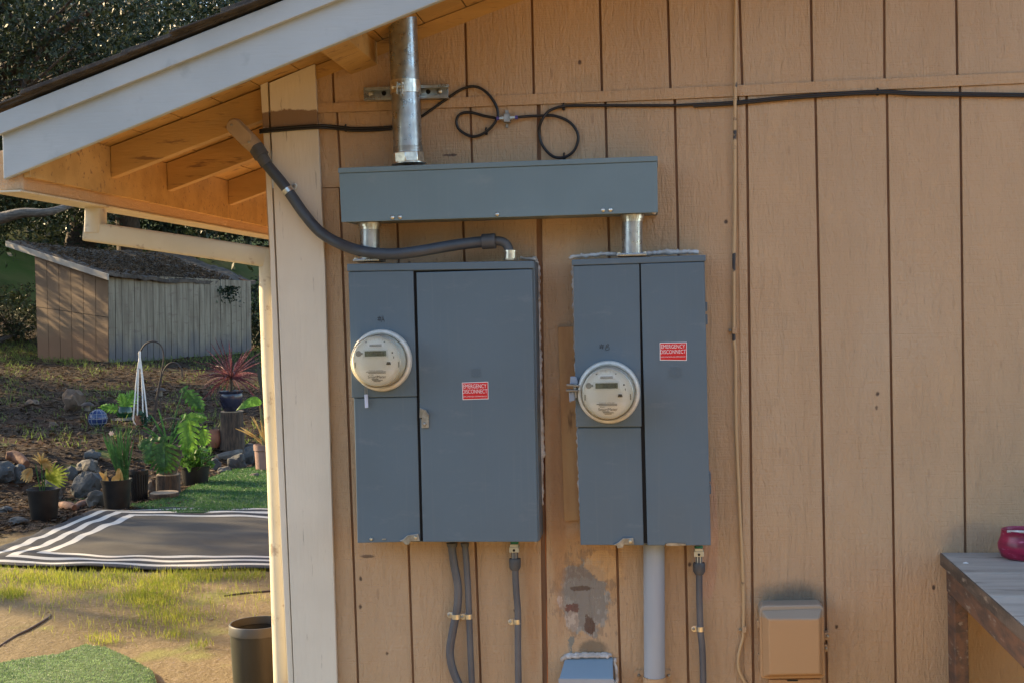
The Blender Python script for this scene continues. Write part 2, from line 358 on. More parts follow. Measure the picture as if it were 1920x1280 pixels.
# ------------------------------------------------------------------ ground (one sheet, rising behind the rock border)
A0, A1 = G(-60, 950, 0), G(505, 866, 0)
bd = (A1-A0); bd.z = 0; bd.normalize(); bn = Vector((-bd.y, bd.x, 0))
def sdist(x, y): return (x-A0.x)*bn.x+(y-A0.y)*bn.y
def hgt(x, y):
    s = sdist(x, y); h = 0
    if s > 0:
        u = min(s/1.3, 1); h = .2*u*u*(3-2*u)+.052*s
        if s > 17: h += min(.03*(s-17)**2, .27*(s-17))
        h += .05*mn.noise((x*.5, y*.5, 0))*min(s, 1)+.02*mn.noise((x*2.1, y*2.1, 3))*min(s, 1)
        if s > 45: h = min(h, hcap+.08*(s-45))
    h += .012*mn.noise((x*.9, y*.9, 7))+.006*mn.noise((x*3., y*3., 2))
    return h
hcap = 15.
def ground():
    xs = np.concatenate([np.linspace(-150, -22, 26)[:-1], np.linspace(-22, 2, 170)[:-1], np.linspace(2, 60, 24)])
    ys = np.concatenate([np.linspace(-60, -5, 14)[:-1], np.linspace(-5, 34, 200)[:-1], np.linspace(34, 190, 40)])
    m = M(); nx, ny = len(xs), len(ys)
    m.v = [(x, y, hgt(x, y)) for y in ys for x in xs]
    m.f = [(j*nx+i, j*nx+i+1, (j+1)*nx+i+1, (j+1)*nx+i) for j in range(ny-1) for i in range(nx-1)]
    m.uv = [(sdist(v[0], v[1]), (v[0]-A0.x)*bd.x+(v[1]-A0.y)*bd.y) for v in m.v]
    t = NT('ground_soil')
    uv = t.n('ShaderNodeUVMap'); uv.uv_map = 'UVMap'; sp = t.n('ShaderNodeSeparateXYZ'); t.l(uv.outputs[0], sp.inputs[0]); s = sp.outputs[0]
    sand = t.mix(t.ramp(t.noise(1.4, 5), .35, .65), (.18, .138, .075), (.135, .103, .053))
    sand = t.mix(t.ramp(t.noise(45, 4), .5, .72), sand, (.21, .165, .11))
    sand = t.mix(t.ramp(t.noise(2.2, 5, off=(3, 3, 3)), .56, .68, 0, .75), sand, (.17, .17, .055))
    lit = t.mix(t.ramp(t.noise(9, 6, rough=.7), .40, .62), (.02, .013, .009), (.05, .032, .02))
    lit = t.mix(t.ramp(t.noise(1.2, 4, off=(1, 1, 1)), .52, .66), lit, (.06, .03, .016))
    lit = t.mix(t.ramp(t.noise(1.6, 5, off=(8, 1, 1)), .60, .70, 0, .7), lit, (.09, .12, .035))
    grn = t.mix(t.ramp(t.noise(1.3, 5), .35, .65), (.06, .09, .02), (.09, .10, .03))
    sx = t.n('ShaderNodeSeparateXYZ'); t.l(t.pos, sx.inputs[0]); sand = t.mix(t.ramp(sx.outputs[0], -1.3, -.4), sand, (.42, .26, .095))  # unseen ground here coloured brighter orange to bounce light onto the wall
    grn = t.mix(t.ramp(t.math('ADD', sp.outputs[1], t.math('MULTIPLY', t.noise(.6, 3), 3)), 14.5, 17.5), lit, grn)
    sn = t.math('ADD', s, t.math('MULTIPLY', t.math('SUBTRACT', t.noise(1.5, 4), .5), 1.6))
    c = t.mix(t.ramp(sn, -1.9, -1.3), sand, lit); c = t.mix(t.ramp(sn, 17, 21), c, grn)
    b = t.bump(t.noise(7, 6, rough=.7), .05, .5); t.bump(t.noise(70, 4), .006, .8, b)
    t.b.inputs['Specular IOR Level'].default_value = .1; o = part('ground', m, t.col(c, .95), smooth=180, fix=False, loc=(0, 0, 0)); tag(o, 'bare sandy ground rising to a leafy slope', kind='structure')
ground()

# ------------------------------------------------------------------ house
house = thing('house', 'tan wood-sided house gable with cream corner board and white rake', 'house', (-.4, 1, -.1))
def zl(p, q):       # line through two world points -> z(x)
    return lambda x: p.z+(q.z-p.z)*(x-p.x)/(q.x-p.x)
def xl(a, b):
    p, q = P(*a), P(*b); return lambda z: p.x+(q.x-p.x)*(z-p.z)/(q.z-p.z)
XR = 3.7; ZB = -.15
zroof = zl(P(591, 143), P(970, -2))
zbt_l, zbb_l = zl(P(592, 195), P(1260, 166.2)), zl(P(592, 213), P(1260, 187))
zbt_r, zbb_r = zl(P(1260, 166.2), P(1920, 136)), zl(P(1260, 187), P(1920, 157))
xb = P(1260, 175).x
zbt = lambda x: zbt_l(x) if x < xb else zbt_r(x)
zbb = lambda x: zbb_l(x) if x < xb else zbb_r(x)
g = .2032
def boards(m, lines, zt, zb, gap=.0036, gaps={}):
    for i in range(len(lines)-1):
        a, b = lines[i], lines[i+1]; ga, gb = gaps.get(i, gap), gaps.get(i+1, gap)
        pts = []
        for fn, s_ in ((a, ga), (b, -gb)):
            z = zt(fn(1.9)); z = zt(fn(z)+s_); pts.append((fn(z)+s_, 0, z))
            z2 = zb(fn(.8)); pts.append((fn(z2)+s_, 0, z2))
        m.prism([pts[0], pts[1], pts[3], pts[2]], (0, .012, 0))
cst = lambda x: (lambda z: x)
rights = [xl((1400, 184), (1412.8, 1275)), xl((1529, 184), (1550.5, 1280)), xl((1663, 184), (1679.6, 1280)), xl((1800.5, 184), (1813, 1280))]
xr0 = rights[-1](1.3)
more = [cst(xr0+g*k) for k in range(1, 16)]
up = [xl((499, 0), (503, 150)), xl((620, 60), (626, 195)), xl((743, 0), (750, 180)), xl((871, 0), (875, 165)), xl((997, 0), (1000, 150)), xl((1124.5, 0), (1128, 150)), xl((1252, 0), (1257, 170)), xl((1386.5, 0), (1391, 139)), xl((1520.5, 0), (1523, 150)), xl((1657.8, 0), (1658.5, 145)), xl((1793, 0), (1795, 140))]
xu0 = up[-1](2.3); up += [cst(xu0+g*k) for k in range(1, 16)]
ms = M(); boards(ms, up, zroof, zbt)
seam = xl((1008, 201), (1019, 1027)); zj = zl(P(600, 352), P(1010, 352))
left_a = [xl((500, 218), (520, 350)), xl((632, 218), (638, 313)), xl((757, 218), (761, 313)), xl((882, 206), (885, 306)), seam]
left_b = [xl((500, 426), (535, 1027)), xl((640, 426), (662, 1027)), xl((745, 426), (766, 1027)), xl((868.5, 426), (892, 1040)), seam]
boards(ms, left_a, zbb, lambda x: zj(x)+.002); boards(ms, left_b, lambda x: zj(x)-.002, lambda x: ZB, gaps={4: .0085})
mid = [seam, xl((1135, 194), (1163, 1263)), xl((1265, 184), (1290.6, 1267)), xl((1384, 184), (1397, 1275)), rights[0]]
boards(ms, mid, zbb, lambda x: ZB, gaps={0: .0085, 3: .002}); boards(ms, rights+more, zbb, lambda x: ZB)
part('siding', ms, m_siding, house, bev=.0012)
mb = M(); x0 = P(560, 300).x
mb.prism([(x0, .0095, ZB), (XR, .0095, ZB), (XR, .0095, zroof(XR)-.01), (x0, .0095, zroof(x0)-.01)], (0, .02, 0)); part('groove_backing', mb, m_groove, house)
mw = M()
s0 = seam(1.2); mw.prism([P(1019, 800, .0075), P(1023, 800, .0075), P(1033, 1290, .0075), P(1026, 1290, .0075)], (0, .001, 0)); part('split_wood', mw, m_rawwood, house, label='raw reddish wood showing in the open seam')
mt = M(); mt.prism([(x0, -.006, zbb(x0)), (xb, -.006, zbb(xb)), (XR, -.006, zbb(XR)), (XR, -.006, zbt(XR)), (xb, -.006, zbt(xb)), (x0, -.006, zbt(x0))], (0, .0055, 0))
part('horizontal_batten', mt, m_tan, house, bev=.001)
# vertical lip of the overlapping sheet, right of the painted cable
mt = M(); mt.pq([(1382, 196), (1397, 195), (1410, 1285), (1396, 1285)], -.004, -.0002); part('lap_strip', mt, m_siding, house, bev=.001)
# old board left behind beside the right panel
mt = M(); mt.pq([(1046, 613), (1076, 612), (1089, 975), (1058, 976)], -.012, -.0002); part('patch_board', mt, mat('old_board', (.50, .30, .13), (.40, .21, .09), .7, ns=9, st=(2, 1, .3), bump=.003, c3=(.06, .03, .015), s3=13), house, bev=.001, label='short raw-edged patch board beside the right panel')
# corner boards
mt = M(); mt.pq([(504.5, 156), (590, 120), (609, 500), (632, 1290), (552, 1290), (519, 500)], -.020, -.0065); part('corner_board', mt, m_corner, house, bev=.0015)
mt = M(); mt.pq([(488, 160), (501.5, 154), (516, 500), (550.5, 1290), (540.5, 1290), (521, 880), (513, 700), (506, 470)], -.014, .085); part('corner_edge_board', mt, m_corner, house, bev=.0015)
# side wall
xs = P(520, 700, .09).x; mt = M()
zt_s = 2.16
for k in range(30): mt.box(xs+.004, xs+.016, .095+k*g, .095+(k+1)*g-.008, ZB, zt_s)
mt.box(xs+.017, xs+.03, .09, 6.3, ZB, zt_s); part('side_siding', mt, m_siding, house)

# roof: rafters, deck, outrigger, fascia, rake
XT = P(205, 332, 0).x; ra, rb = P(205, 333, 0), P(487, 222, 0); ta, tb = P(203, 273, 0), P(487, 166, 0)
mR = ((rb.z-ra.z)/(rb.x-ra.x)+(tb.z-ta.z)/(tb.x-ta.x))/2
zrb = lambda x: ra.z+mR*(x-ra.x)
RH = ((ta.z-zrb(ta.x))+(tb.z-zrb(tb.x)))/2
zrt = lambda x: zrb(x)+RH
def rafter(y0, X1=XR):
    mt = M(); mt.prism([(XT, y0, zrb(XT)), (X1, y0, zrb(X1)), (X1, y0, zrt(X1)), (XT, y0, zrt(XT))], (0, .038, 0)); return part('rafter', mt, m_soffit, house, bev=.002)
rafter(.013)
for y in (.47, 1.1, 1.71, 2.32, 2.93, 3.54): rafter(y, -1.2)
YF = -.5
mt = M(); X = XT-.02
while X < XR:
    x2 = X+.128; yb = 4.4 if X < -1.2 else .05
    mt.prism([(X, YF, zrt(X)+.003), (x2-.004, YF, zrt(x2-.004)+.003), (x2-.004, YF, zrt(x2-.004)+.02), (X, YF, zrt(X)+.02)], (0, yb-YF, 0)); X = x2
part('soffit_boards', mt, m_soffit, house)
for a, b, zz in (((658, 117), (707, 93), 0),):
    mt = M(); p, q = P(*a, 0), P(*b, 0); zo = 0
    mt.prism([(p.x, YF, zrb(p.x)+.03), (q.x, YF, zrb(q.x)+.03), (q.x, YF, zrt(q.x)), (p.x, YF, zrt(p.x))], (0, .505, 0)); part('outrigger', mt, m_soffit, house, bev=.002)
mt = M(); mt.prism([(x0, -.0005, zroof(x0)-.012), (XR, -.0005, zroof(XR)-.012), (XR, -.0005, zrt(XR)), (x0, -.0005, zrt(x0))], (0, .010, 0)); 
part('frieze', mt, m_soffit, house)
# eave fascia + gutter lip
fz = [PX(a, b, XT) for a, b in ((34, 328), (384, 400))]
zf = lambda y: fz[0].z+(fz[1].z-fz[0].z)*(y-fz[0].y)/(fz[1].y-fz[0].y)
mt = M(); y1 = 4.4
mt.prism([(XT-.001, YF, zf(YF)), (XT-.001, y1, zf(YF)-.01), (XT-.001, y1, zrt(XT)), (XT-.001, YF, zrt(XT))], (-.02, 0, 0)); part('eave_fascia', mt, m_soffit, house, bev=.001)
gz = [PX(a, b, XT-.03) for a, b in ((10, 352), (250, 398))]
0 and print('fascia z', zf(YF), zf(1.5), 'gutter z', [tuple(q) for q in gz], 'mR', mR, 'RH', RH, 'wallslope', (zroof(0)-zroof(-1)))
zg = gz[0].z
mt = M(); mt.box(XT-.10, XT-.0225, YF+.002, y1, zg, zg+.11); part('gutter', mt, m_tan, house, bev=.004)
mt = M(); mt.box(XT-.105, XT-.019, YF-.018, y1, zg-.006, zg-.0005); part('gutter_lip', mt, m_down, house, bev=.001)
# rake board and trim
yk = YF-.02
bl = zl(P(9, 336, yk), P(520, 126.5, yk)); tl = zl(P(0, 252, yk-.018), P(520, 45, yk-.018)); tt = zl(P(0, 212, yk-.018), P(520, 5, yk-.018))
xk = P(5, 300, yk).x
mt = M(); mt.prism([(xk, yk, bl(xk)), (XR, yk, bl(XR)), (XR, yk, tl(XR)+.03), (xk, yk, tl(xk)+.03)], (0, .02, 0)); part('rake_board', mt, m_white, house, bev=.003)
xk2 = P(-6, 250, yk-.018).x
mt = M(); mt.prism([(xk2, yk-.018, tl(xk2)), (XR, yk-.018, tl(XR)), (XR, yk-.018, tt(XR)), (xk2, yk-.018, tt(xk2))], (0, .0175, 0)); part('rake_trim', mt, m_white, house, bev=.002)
# roof skin
mt = M(); k = 0; X = xk2-.06
ux, uz = 1/math.hypot(1, mR), mR/math.hypot(1, mR)
mt.prism([(xk2-.03, yk-.02, tt(xk2)+.001), (XR, yk-.02, tt(XR)+.001), (XR, yk-.02, tt(XR)+.012), (xk2-.03, yk-.02, tt(xk2)+.012)], (0, 5, 0))
while X < XR-.2:
    ex = .14; z = tt(X)+.013; j = random.uniform(0, .007); jj = random.uniform(-.012, .014); L = random.choice([.28, .3, .34])
    th = random.choice([.005, .006, .011])
    p = Vector((X, yk-.038-jj, z+.006+j)); q = Vector((X+L, yk-.038-jj, tt(X+L)+.013))
    mt.prism([p, q, q+Vector((0, 0, th)), p+Vector((0, 0, th))], (0, 5, 0)); X += ex; k += 1
part('shingles', mt, m_shingle, house, bev=.001)

# downspout: from the gutter back to the corner and down
mt = M()
pd = [PX(179, 372, XT-.06), PX(178, 434, XT-.06)]
yo = pd[0].y
sec = (.031, .026, .35)
mt.tube([P(180, 385, yo), P(179, 437, yo)], .03, 16, sq=(.027, .031, .35))
mt.tube([P(163, 434, yo), P(340, 459, .02), P(508, 484, .09)], .03, 16, sq=sec)
part('downspout_elbow', mt, m_down, house, smooth=40)
mt = M(); mt.tube([P(506, 470, .10), P(507, 560, .10), P(512, 700, .10), P(521, 880, .10), P(534, 1290, .10), (P(534, 1290, .10)+Vector((.01, 0, -.3)))], .03, 24, sq=(.034, .040, 1.)); part('downspout', mt, m_down, house, smooth=40)

# ------------------------------------------------------------------ hardware helpers
def screw(parent, px, py, y, r=.0055, mat_=None, name='screw'):
    p = P(px, py, y); m = M(); m.lathe((p.x, y, p.z), [(r, 0), (r, .002), (r*.7, .0042), (.0001, .005)], 14, 'y'); return part(name, m, mat_ or m_zinc, parent, smooth=40)
def textm(name, body, px0, py0, px1, py1, y, mat_, parent, italic=0, stretch=True):
    cu = bpy.data.curves.new(name, 'FONT'); cu.body = body; cu.size = 1; cu.offset = -.006; cu.resolution_u = 3
    to = bpy.data.objects.new(name, cu); COL.objects.link(to); bpy.context.view_layer.update()
    me = bpy.data.meshes.new_from_object(to); bpy.data.objects.remove(to); bpy.data.curves.remove(cu)
    V = np.zeros(len(me.vertices)*3); me.vertices.foreach_get('co', V); V = V.reshape(-1, 3)
    mn_, mx = V.min(0), V.max(0); a = P(px0, py0, y); b = P(px1, py1, y)      # a: lower left, b: upper right
    W = np.zeros_like(V); u = (V[:, 0]-mn_[0])/(mx[0]-mn_[0]); v = (V[:, 1]-mn_[1])/(mx[1]-mn_[1])
    W[:, 0] = a.x+(b.x-a.x)*u+italic*(v-.5)*(b.z-a.z); W[:, 2] = a.z+(b.z-a.z)*v; W[:, 1] = y
    W -= np.array(loc_of(parent)); me.vertices.foreach_set('co', W.ravel()); me.update()
    o = bpy.data.objects.new(name, me); COL.objects.link(o); o.parent = parent; me.materials.clear(); me.materials.append(mat_); return o
def sticker(parent, q, y, rows):
    m = M(); m.pq(q, y, y+.0006); s = part('warning_sticker', m, m_lwhite, parent, bev=.0002)
    cx = sum(a for a, b in q)/4; cy = sum(b for a, b in q)/4
    m = M(); m.pq([(cx+(a-cx)*.955, cy+(b-cy)*.925) for a, b in q], y-.0004, y-.0001); part('red_field', m, m_red, s)
    (x0, y0), (x1, y1), (x2, y2), (x3, y3) = q; h = y3-y0; wd = x1-x0
    for txt, fx0, fx1, f0, f1 in rows:
        textm('lettering', txt, x0+wd*fx0, y0+h*f1-.2, x0+wd*fx1, y0+h*f0-.6, y-.0007, m_lwhite, s)
    return s
ROWS = [('EMERGENCY', .06, .93, .10, .34), ('DISCONNECT', .03, .96, .40, .64), ('DESCONEXIÓN DE EMERGENCIA', .05, .95, .75, .85)]
def strokes(parent, lines, y, r=.0007):
    m = M()
    for ln in lines: m.tube([P(a, b, y) for a, b in ln], r, 6)
    return part('handwriting', m, m_ink, parent)
def logo(parent, x0, y0, x1, y1, y, mat_):
    m = M()
    def fr(a, b, c, d, t):
        m.pq([(a, b), (c, b), (c, b+t), (a, b+t)], y-.0008, y+.0002); m.pq([(a, d-t), (c, d-t), (c, d), (a, d)], y-.0008, y+.0002)
        m.pq([(a, b+t), (a+t, b+t), (a+t, d-t), (a, d-t)], y-.0008, y+.0002); m.pq([(c-t, b+t), (c, b+t), (c, d-t), (c-t, d-t)], y-.0008, y+.0002)
    fr(x0, y0, x1, y1, .9); w_, h_ = x1-x0, y1-y0; fr(x0+w_*.16, y0+h_*.16, x1-w_*.16, y1-h_*.16, .7)
    a, b, c, d = x0+w_*.38, y0+h_*.3, x1-w_*.3, y1-h_*.26
    for q in ([(a, b), (a+1, b), (a+1, d), (a, d)], [(a+1, b), (c-2, b), (c, b+2), (c-1, b+2), (c-2.4, b+.9), (a+1, b+.9)], [(c-1, b+2), (c, b+2), (c, d-2), (c-1, d-2)], [(a+1, d-.9), (c-2.4, d-.9), (c-1, d-2), (c, d-2), (c-2, d), (a+1, d)]): m.pq(q, y-.0008, y+.0002)
    return part('embossed_logo', m, mat_, parent)

def meter(name_label, px, py, yb, lcd, glow=False):
    c = P(px, py, yb); rr = .0895
    t = thing('electric_meter', name_label, 'electric meter', c)
    m = M(); m.lathe(c, [(rr-.004, -.002), (rr, .002), (rr+.001, .012), (rr-.002, .02), (rr-.008, .023), (rr-.012, .021), (rr-.012, .004)], 56, 'y'); part('ring', m, m_ring, t, smooth=40)
    m = M(); m.lathe(c, [(rr-.0125, .003), (rr-.013, .05), (rr-.0145, .088), (rr-.0165, .0935)], 56, 'y', cap=False); cv = part('clear_cover', m, m_frost, t, smooth=60)
    m = M(); m.lathe(c, [(rr-.0166, .0936), (rr-.019, .096), (rr-.024, .0975), (.0001, .099)], 56, 'y'); part('window', m, m_glass, cv, smooth=60)
    m = M(); m.lathe(c, [(.0755, .003), (.0755, .012), (.074, .014)], 48, 'y'); part('meter_base', m, mat('base_plastic', (.50, .49, .44), rough=.5), t, smooth=40)
    fy = .074
    m = M(); m.lathe(c, [(.0735, .014), (.0725, fy-.006), (.070, fy), (.0001, fy+.0002)], 48, 'y'); face = part('face_plate', m, m_face, t, smooth=30)
    # positions on the face in units of metres from its centre
    Y = c.y-fy-.0006
    def rect(nm, x0, x1, z0, z1, mt_, th=.002, par=face, y=Y):
        q = M(); q.box(c.x+x0, c.x+x1, y-th, y, c.z+z0, c.z+z1); return part(nm, q, mt_, par)
    b = rect('display_bezel', -.040, .034, .010, .034, m_lcdb, .003); s_ = rect('display', -.034, .029, .0145, .030, m_lcd, .0006, b, Y-.0032)
    def tx(nm, s, x0, x1, z0, z1, mt_, par=face, y=Y-.0022):
        # face text placed in world metres
        cu = bpy.data.curves.new(nm, 'FONT'); cu.body = s; cu.size = 1; to = bpy.data.objects.new(nm, cu); COL.objects.link(to); bpy.context.view_layer.update()
        me = bpy.data.meshes.new_from_object(to); bpy.data.objects.remove(to); V = np.zeros(len(me.vertices)*3); me.vertices.foreach_get('co', V); V = V.reshape(-1, 3)
        a, bb = V.min(0), V.max(0); W = np.zeros_like(V); W[:, 0] = x0+(V[:, 0]-a[0])/(bb[0]-a[0])*(x1-x0); W[:, 2] = z0+(V[:, 1]-a[1])/(bb[1]-a[1])*(z1-z0); W[:, 1] = y-c.y
        me.vertices.foreach_set('co', W.ravel()); me.update(); o = bpy.data.objects.new(nm, me); COL.objects.link(o); o.parent = par; me.materials.clear(); me.materials.append(mt_)
    tx('digits', lcd, -.014, .024, .0165, .028, mat('lcd_digit', (.03, .035, .03), rough=.4), s_, Y-.0040)
    q = M(); q.prism([(c.x-.052, Y-.0008, c.z-.066+.012), (c.x-.044, Y-.0008, c.z-.060+.0), (c.x+.044, Y-.0008, c.z-.060), (c.x+.052, Y-.0008, c.z-.054), (c.x+.052, Y-.0008, c.z-.022), (c.x-.044, Y-.0008, c.z-.022), (c.x-.044, Y-.0008, c.z-.04)], (0, .0006, 0))
    q = M(); ar = [(math.cos(a)*.064, math.sin(a)*.064) for a in np.linspace(math.pi*1.22, math.pi*1.78, 14)]
    q.prism([(c.x+a, Y-.001, c.z+b) for a, b in [(-.050, -.024)]+ar+[(.050, -.024)]], (0, .0009, 0)); lb = part('data_label', q, m_label, face)
    tx('lettering', 'FOCUS AXR-SD', -.024, .018, -.0275, -.0245, m_inkgrey, lb); tx('lettering', 'SmartMeter', -.027, .027, -.048, -.040, mat('print_dark', (.06, .06, .07)), lb)
    tx('lettering', 'PG&E', -.022, -.010, -.0395, -.0365, m_inkgrey, lb)
    for z0, x0, x1 in ((-.0305, -.032, .026), (-.034, -.026, .026), (-.0515, -.016, .004), (-.0545, -.014, .016), (-.058, -.01, .01)):
        q = M(); q.box(c.x+x0, c.x+x1, Y-.0022, Y-.0014, c.z+z0, c.z+z0+.0016); part('print_line', q, m_inkgrey, lb)
    ul = rect('upper_label', -.026, .022, .041, .052, m_label, .001)
    for z0 in (.0435, .047): q = M(); q.box(c.x-.02, c.x+.016, Y-.002, Y-.0012, c.z+z0, c.z+z0+.0016); part('print_line', q, m_inkgrey, ul)
    rect('notch', -.032, -.028, .054, .0565, m_ink, .001); rect('notch', .022, .026, .054, .0565, m_ink, .001); rect('vent_mark', .049, .0508, .008, .014, m_ink, .001)
    q = M(); q.lathe((c.x-.053, Y, c.z+.023), [(.0085, 0), (.008, .002), (.0001, .0022)], 20, 'y'); part('port', q, mat('port_grey', (.33, .31, .28)), face, smooth=40)
    q = M(); q.box(c.x-.047, c.x-.040, Y-.0015, Y, c.z+.020, c.z+.026); part('port_stem', q, mat('port_grey2', (.3, .29, .26)), face)
    q = M(); q.lathe((c.x+.046, Y, c.z+.024), [(.0025, 0), (.0001, .001)], 12, 'y'); part('optical_dot', q, m_ink, face)
    q = M(); q.prism([(c.x+.028, Y-.004, c.z-.010), (c.x+.042, Y-.004, c.z-.010), (c.x+.040, Y-.004, c.z-.002), (c.x+.030, Y-.004, c.z-.002)], (0, .004, 0)); part('button', q, m_ink, face, bev=.001)
    for a in (-.028, -.018, -.004, .008, .018): rect('rib', a, a+.0005, .058, .067-abs(a)*.2, mat('rib_grey', (.45, .44, .4)), .0005)
    for sx in (-1, 1): rect('clip', sx*.064-.0015, sx*.064+.0015, -.018, -.002, mat('clip_grey', (.3, .3, .27)), .001)
    return t

# ------------------------------------------------------------------ left panel
YA = -.115
pa = thing('meter_cabinet', 'wide grey electrical service panel with door latch, marked #A', 'electrical panel', P(830, 1016, 0))
m = M(); m.pq([(655.5, 500), (1002.5, 492), (1011.5, 1013.5), (671, 1015.5)], YA, -.0005); part('cabinet', m, m_panel, pa, bev=.002)
m = M(); m.pq([(650.3, 495.2), (1000.5, 489.3), (1001, 503.6), (650.6, 509)], YA-.016, -.012); part('top_cap', m, m_panel, pa, bev=.002)
m = M(); m.pq([(774.5, 509), (998, 503), (1008, 1012), (788, 1013)], YA-.0015, YA+.0); part('door_gap', m, m_black, pa)
m = M(); m.pq([(653, 510.2), (774.6, 507.6), (781.3, 742.3), (659.6, 745)], YA-.012, YA-.002); part('meter_cover', m, m_panel, pa, bev=.0018)
m = M(); m.pq([(664.4, 746.2), (781.4, 743.6), (788, 1014.5), (670, 1017)], YA-.008, YA-.002); part('lower_cover', m, m_panel, pa, bev=.0018)
m = M(); m.pq([(780.6, 511.2), (997.8, 505), (1008.7, 1015), (793, 1015.2)], YA-.014, YA-.002); dr = part('door', m, m_panel, pa, bev=.0022)
sticker(dr, [(866, 716.5), (915.4, 714.8), (916, 747.5), (867.5, 749)], YA-.0148, ROWS)
logo(dr, 884.4, 690.7, 901.3, 706.3, YA-.0142, m_panel)
strokes(pa, [[(709, 602), (711.5, 593)], [(712, 602.5), (714, 594)], [(707.5, 596), (715, 595.5)], [(707, 600), (714.5, 599.5)], [(715, 604), (718, 592.5), (720.5, 603.5)], [(716, 600), (720, 599.6)]], YA-.0125)
def z4(x, y): return (620+x/4, 740+y/4)
m = M(); m.pq([z4(*q) for q in ((668, 95), (690, 103), (736, 150), (734, 245), (681, 246), (679, 182), (665, 168))], YA-.020, YA-.0145); lt = part('door_latch', m, m_steel, pa, bev=.0012)
m = M(); m.pq([z4(*q) for q in ((690, 103), (712, 112), (738, 150), (730, 158))], YA-.030, YA-.0205); part('latch_flap', m, m_steel, lt, bev=.0008)
screw(lt, *z4(704, 218), YA-.0205, .006, m_steel, 'rivet'); screw(lt, *z4(678, 174), YA-.0205, .0022, m_black, 'hole')
m = M(); m.pq([z4(*q) for q in ((515, 1092), (545, 1078), (575, 1050), (655, 1038), (668, 1092), (600, 1096), (585, 1122), (560, 1122), (545, 1104))], YA-.016, YA-.0082); hp = part('seal_hasp', m, m_steel, pa, bev=.0012)
screw(hp, *z4(636, 1065), YA-.0165, .0055, m_zinc, 'rivet')
screw(pa, *z4(305, 1078), YA-.0085, .0055)
m = M(); m.pq([z4(*q) for q in ((385, 1076), (415, 1074), (415, 1083), (385, 1085))], YA-.011, YA-.008); part('slot_tab', m, m_steel, pa)
# caulk bead along the right side
def caulk(parent, pts, y, r, seed, sq=1.):
    m = M(); path = []
    for i in range(len(pts)-1):
        a, b = Vector((*pts[i], 0)), Vector((*pts[i+1], 0)); n = max(2, int((b-a).length/3))
        for k in range(n):
            q = a.lerp(b, k/n); j = mn.noise((q.x*.13+seed, q.y*.13, seed))*3.2; jj = mn.noise((q.x*.3+seed, q.y*.3, seed))*1.4; path.append(P(q.x+j, q.y+j*.3+jj, y))
    i = [0]
    m.tube(path, r, 8, rf=lambda t: r*(.55+.7*abs(mn.noise((t*30+seed, seed, 0)))+.6*abs(mn.noise((t*9, seed, 4))))); return part('caulk_bead', m, m_caulk, parent, smooth=180)
caulk(pa, [(1004, 482), (1007, 520), (1011, 700), (1015, 800), (1015, 900), (1013, 985), (1003, 1018)], -.008, .0085, 3.1)
caulk(pa, [(1008, 492), (1012, 700), (1018, 860)], -.004, .007, 6.7)
caulk(pa, [(975, 484), (1006, 486)], -.02, .006, 1.1)
mA = meter('electric meter with sunlit left rim on the panel marked #A', 717, 675, YA-.012, '4084')
ts = thing('meter_seal', 'small pale blue plastic seal tag hanging under the left meter', 'seal tag', P(686, 764, YA-.02))
m = M(); m.pq([(682.8, 739), (689.3, 738.5), (690.3, 763.5), (684.3, 764.2)], YA-.022, YA-.018); part('tag', m, m_seal, ts, bev=.001)
m = M(); m.tube([P(684.5, 725, YA-.03), P(684.5, 740, YA-.02)], .0007, 6); m.tube([P(688, 725, YA-.03), P(688.3, 739, YA-.02)], .0007, 6); part('wire', m, m_zinc, ts)

# ------------------------------------------------------------------ right panel
pb = thing('meter_cabinet', 'narrow grey electrical service panel with white caulked top, marked #B', 'electrical panel', P(1210, 1021, 0))
m = M(); m.pq([(1076, 490), (1321, 481), (1332, 1019.5), (1089.5, 1018.5)], YA, -.0005); part('cabinet', m, m_panel, pb, bev=.002)
m = M(); m.pq([(1072, 487.3), (1323.2, 478.3), (1323.4, 490), (1072.4, 498)], YA-.016, -.012); part('top_cap', m, m_panel, pb, bev=.002)
m = M(); m.pq([(1196, 494), (1320, 491), (1331, 1018.5), (1204, 1017.5)], YA-.0015, YA+.0); part('door_gap', m, m_black, pb)
m = M(); m.pq([(1074.9, 499), (1198.6, 494.8), (1202.8, 799), (1080, 799.8)], YA-.012, YA-.002); part('meter_cover', m, m_panel, pb, bev=.0018)
m = M(); m.pq([(1082, 802), (1201.8, 801.3), (1207, 1021.3), (1088.5, 1020.8)], YA-.008, YA-.002); part('lower_cover', m, m_panel, pb, bev=.0018)
m = M(); m.pq([(1201.2, 494.8), (1319.9, 491.2), (1333, 1021.8), (1307, 1021.8), (1286, 1021.8), (1286, 1017.6), (1248, 1017.4), (1247, 1021.8), (1214, 1021.8)], YA-.014, YA-.002); dr = part('door', m, m_panel, pb, bev=.0022)
m = M(); m.pq([(1248, 1018), (1258, 1016.6), (1286, 1018), (1286, 1022), (1250, 1022.6)], YA-.012, YA-.006); part('door_catch', m, m_steel, pb, bev=.0008)
sticker(dr, [(1236.9, 642.3), (1287.8, 641.4), (1287.8, 675.5), (1237.2, 675)], YA-.0148, ROWS)
logo(dr, 1254.9, 687.8, 1276.5, 709, YA-.0142, m_panel)
strokes(pb, [[(1125.5, 653.5), (1127.5, 644.5)], [(1129, 654), (1131, 646)], [(1123.5, 647.5), (1132, 647)], [(1123.5, 651.5), (1131.5, 651)], [(1135, 655.5), (1137, 646.5), (1140.5, 644.5), (1141.5, 647), (1137.5, 650), (1142.5, 651.5), (1142, 655), (1136, 656.5)]], YA-.0125)
def z4b(x, y): return (1020+x/4, 780+y/4)
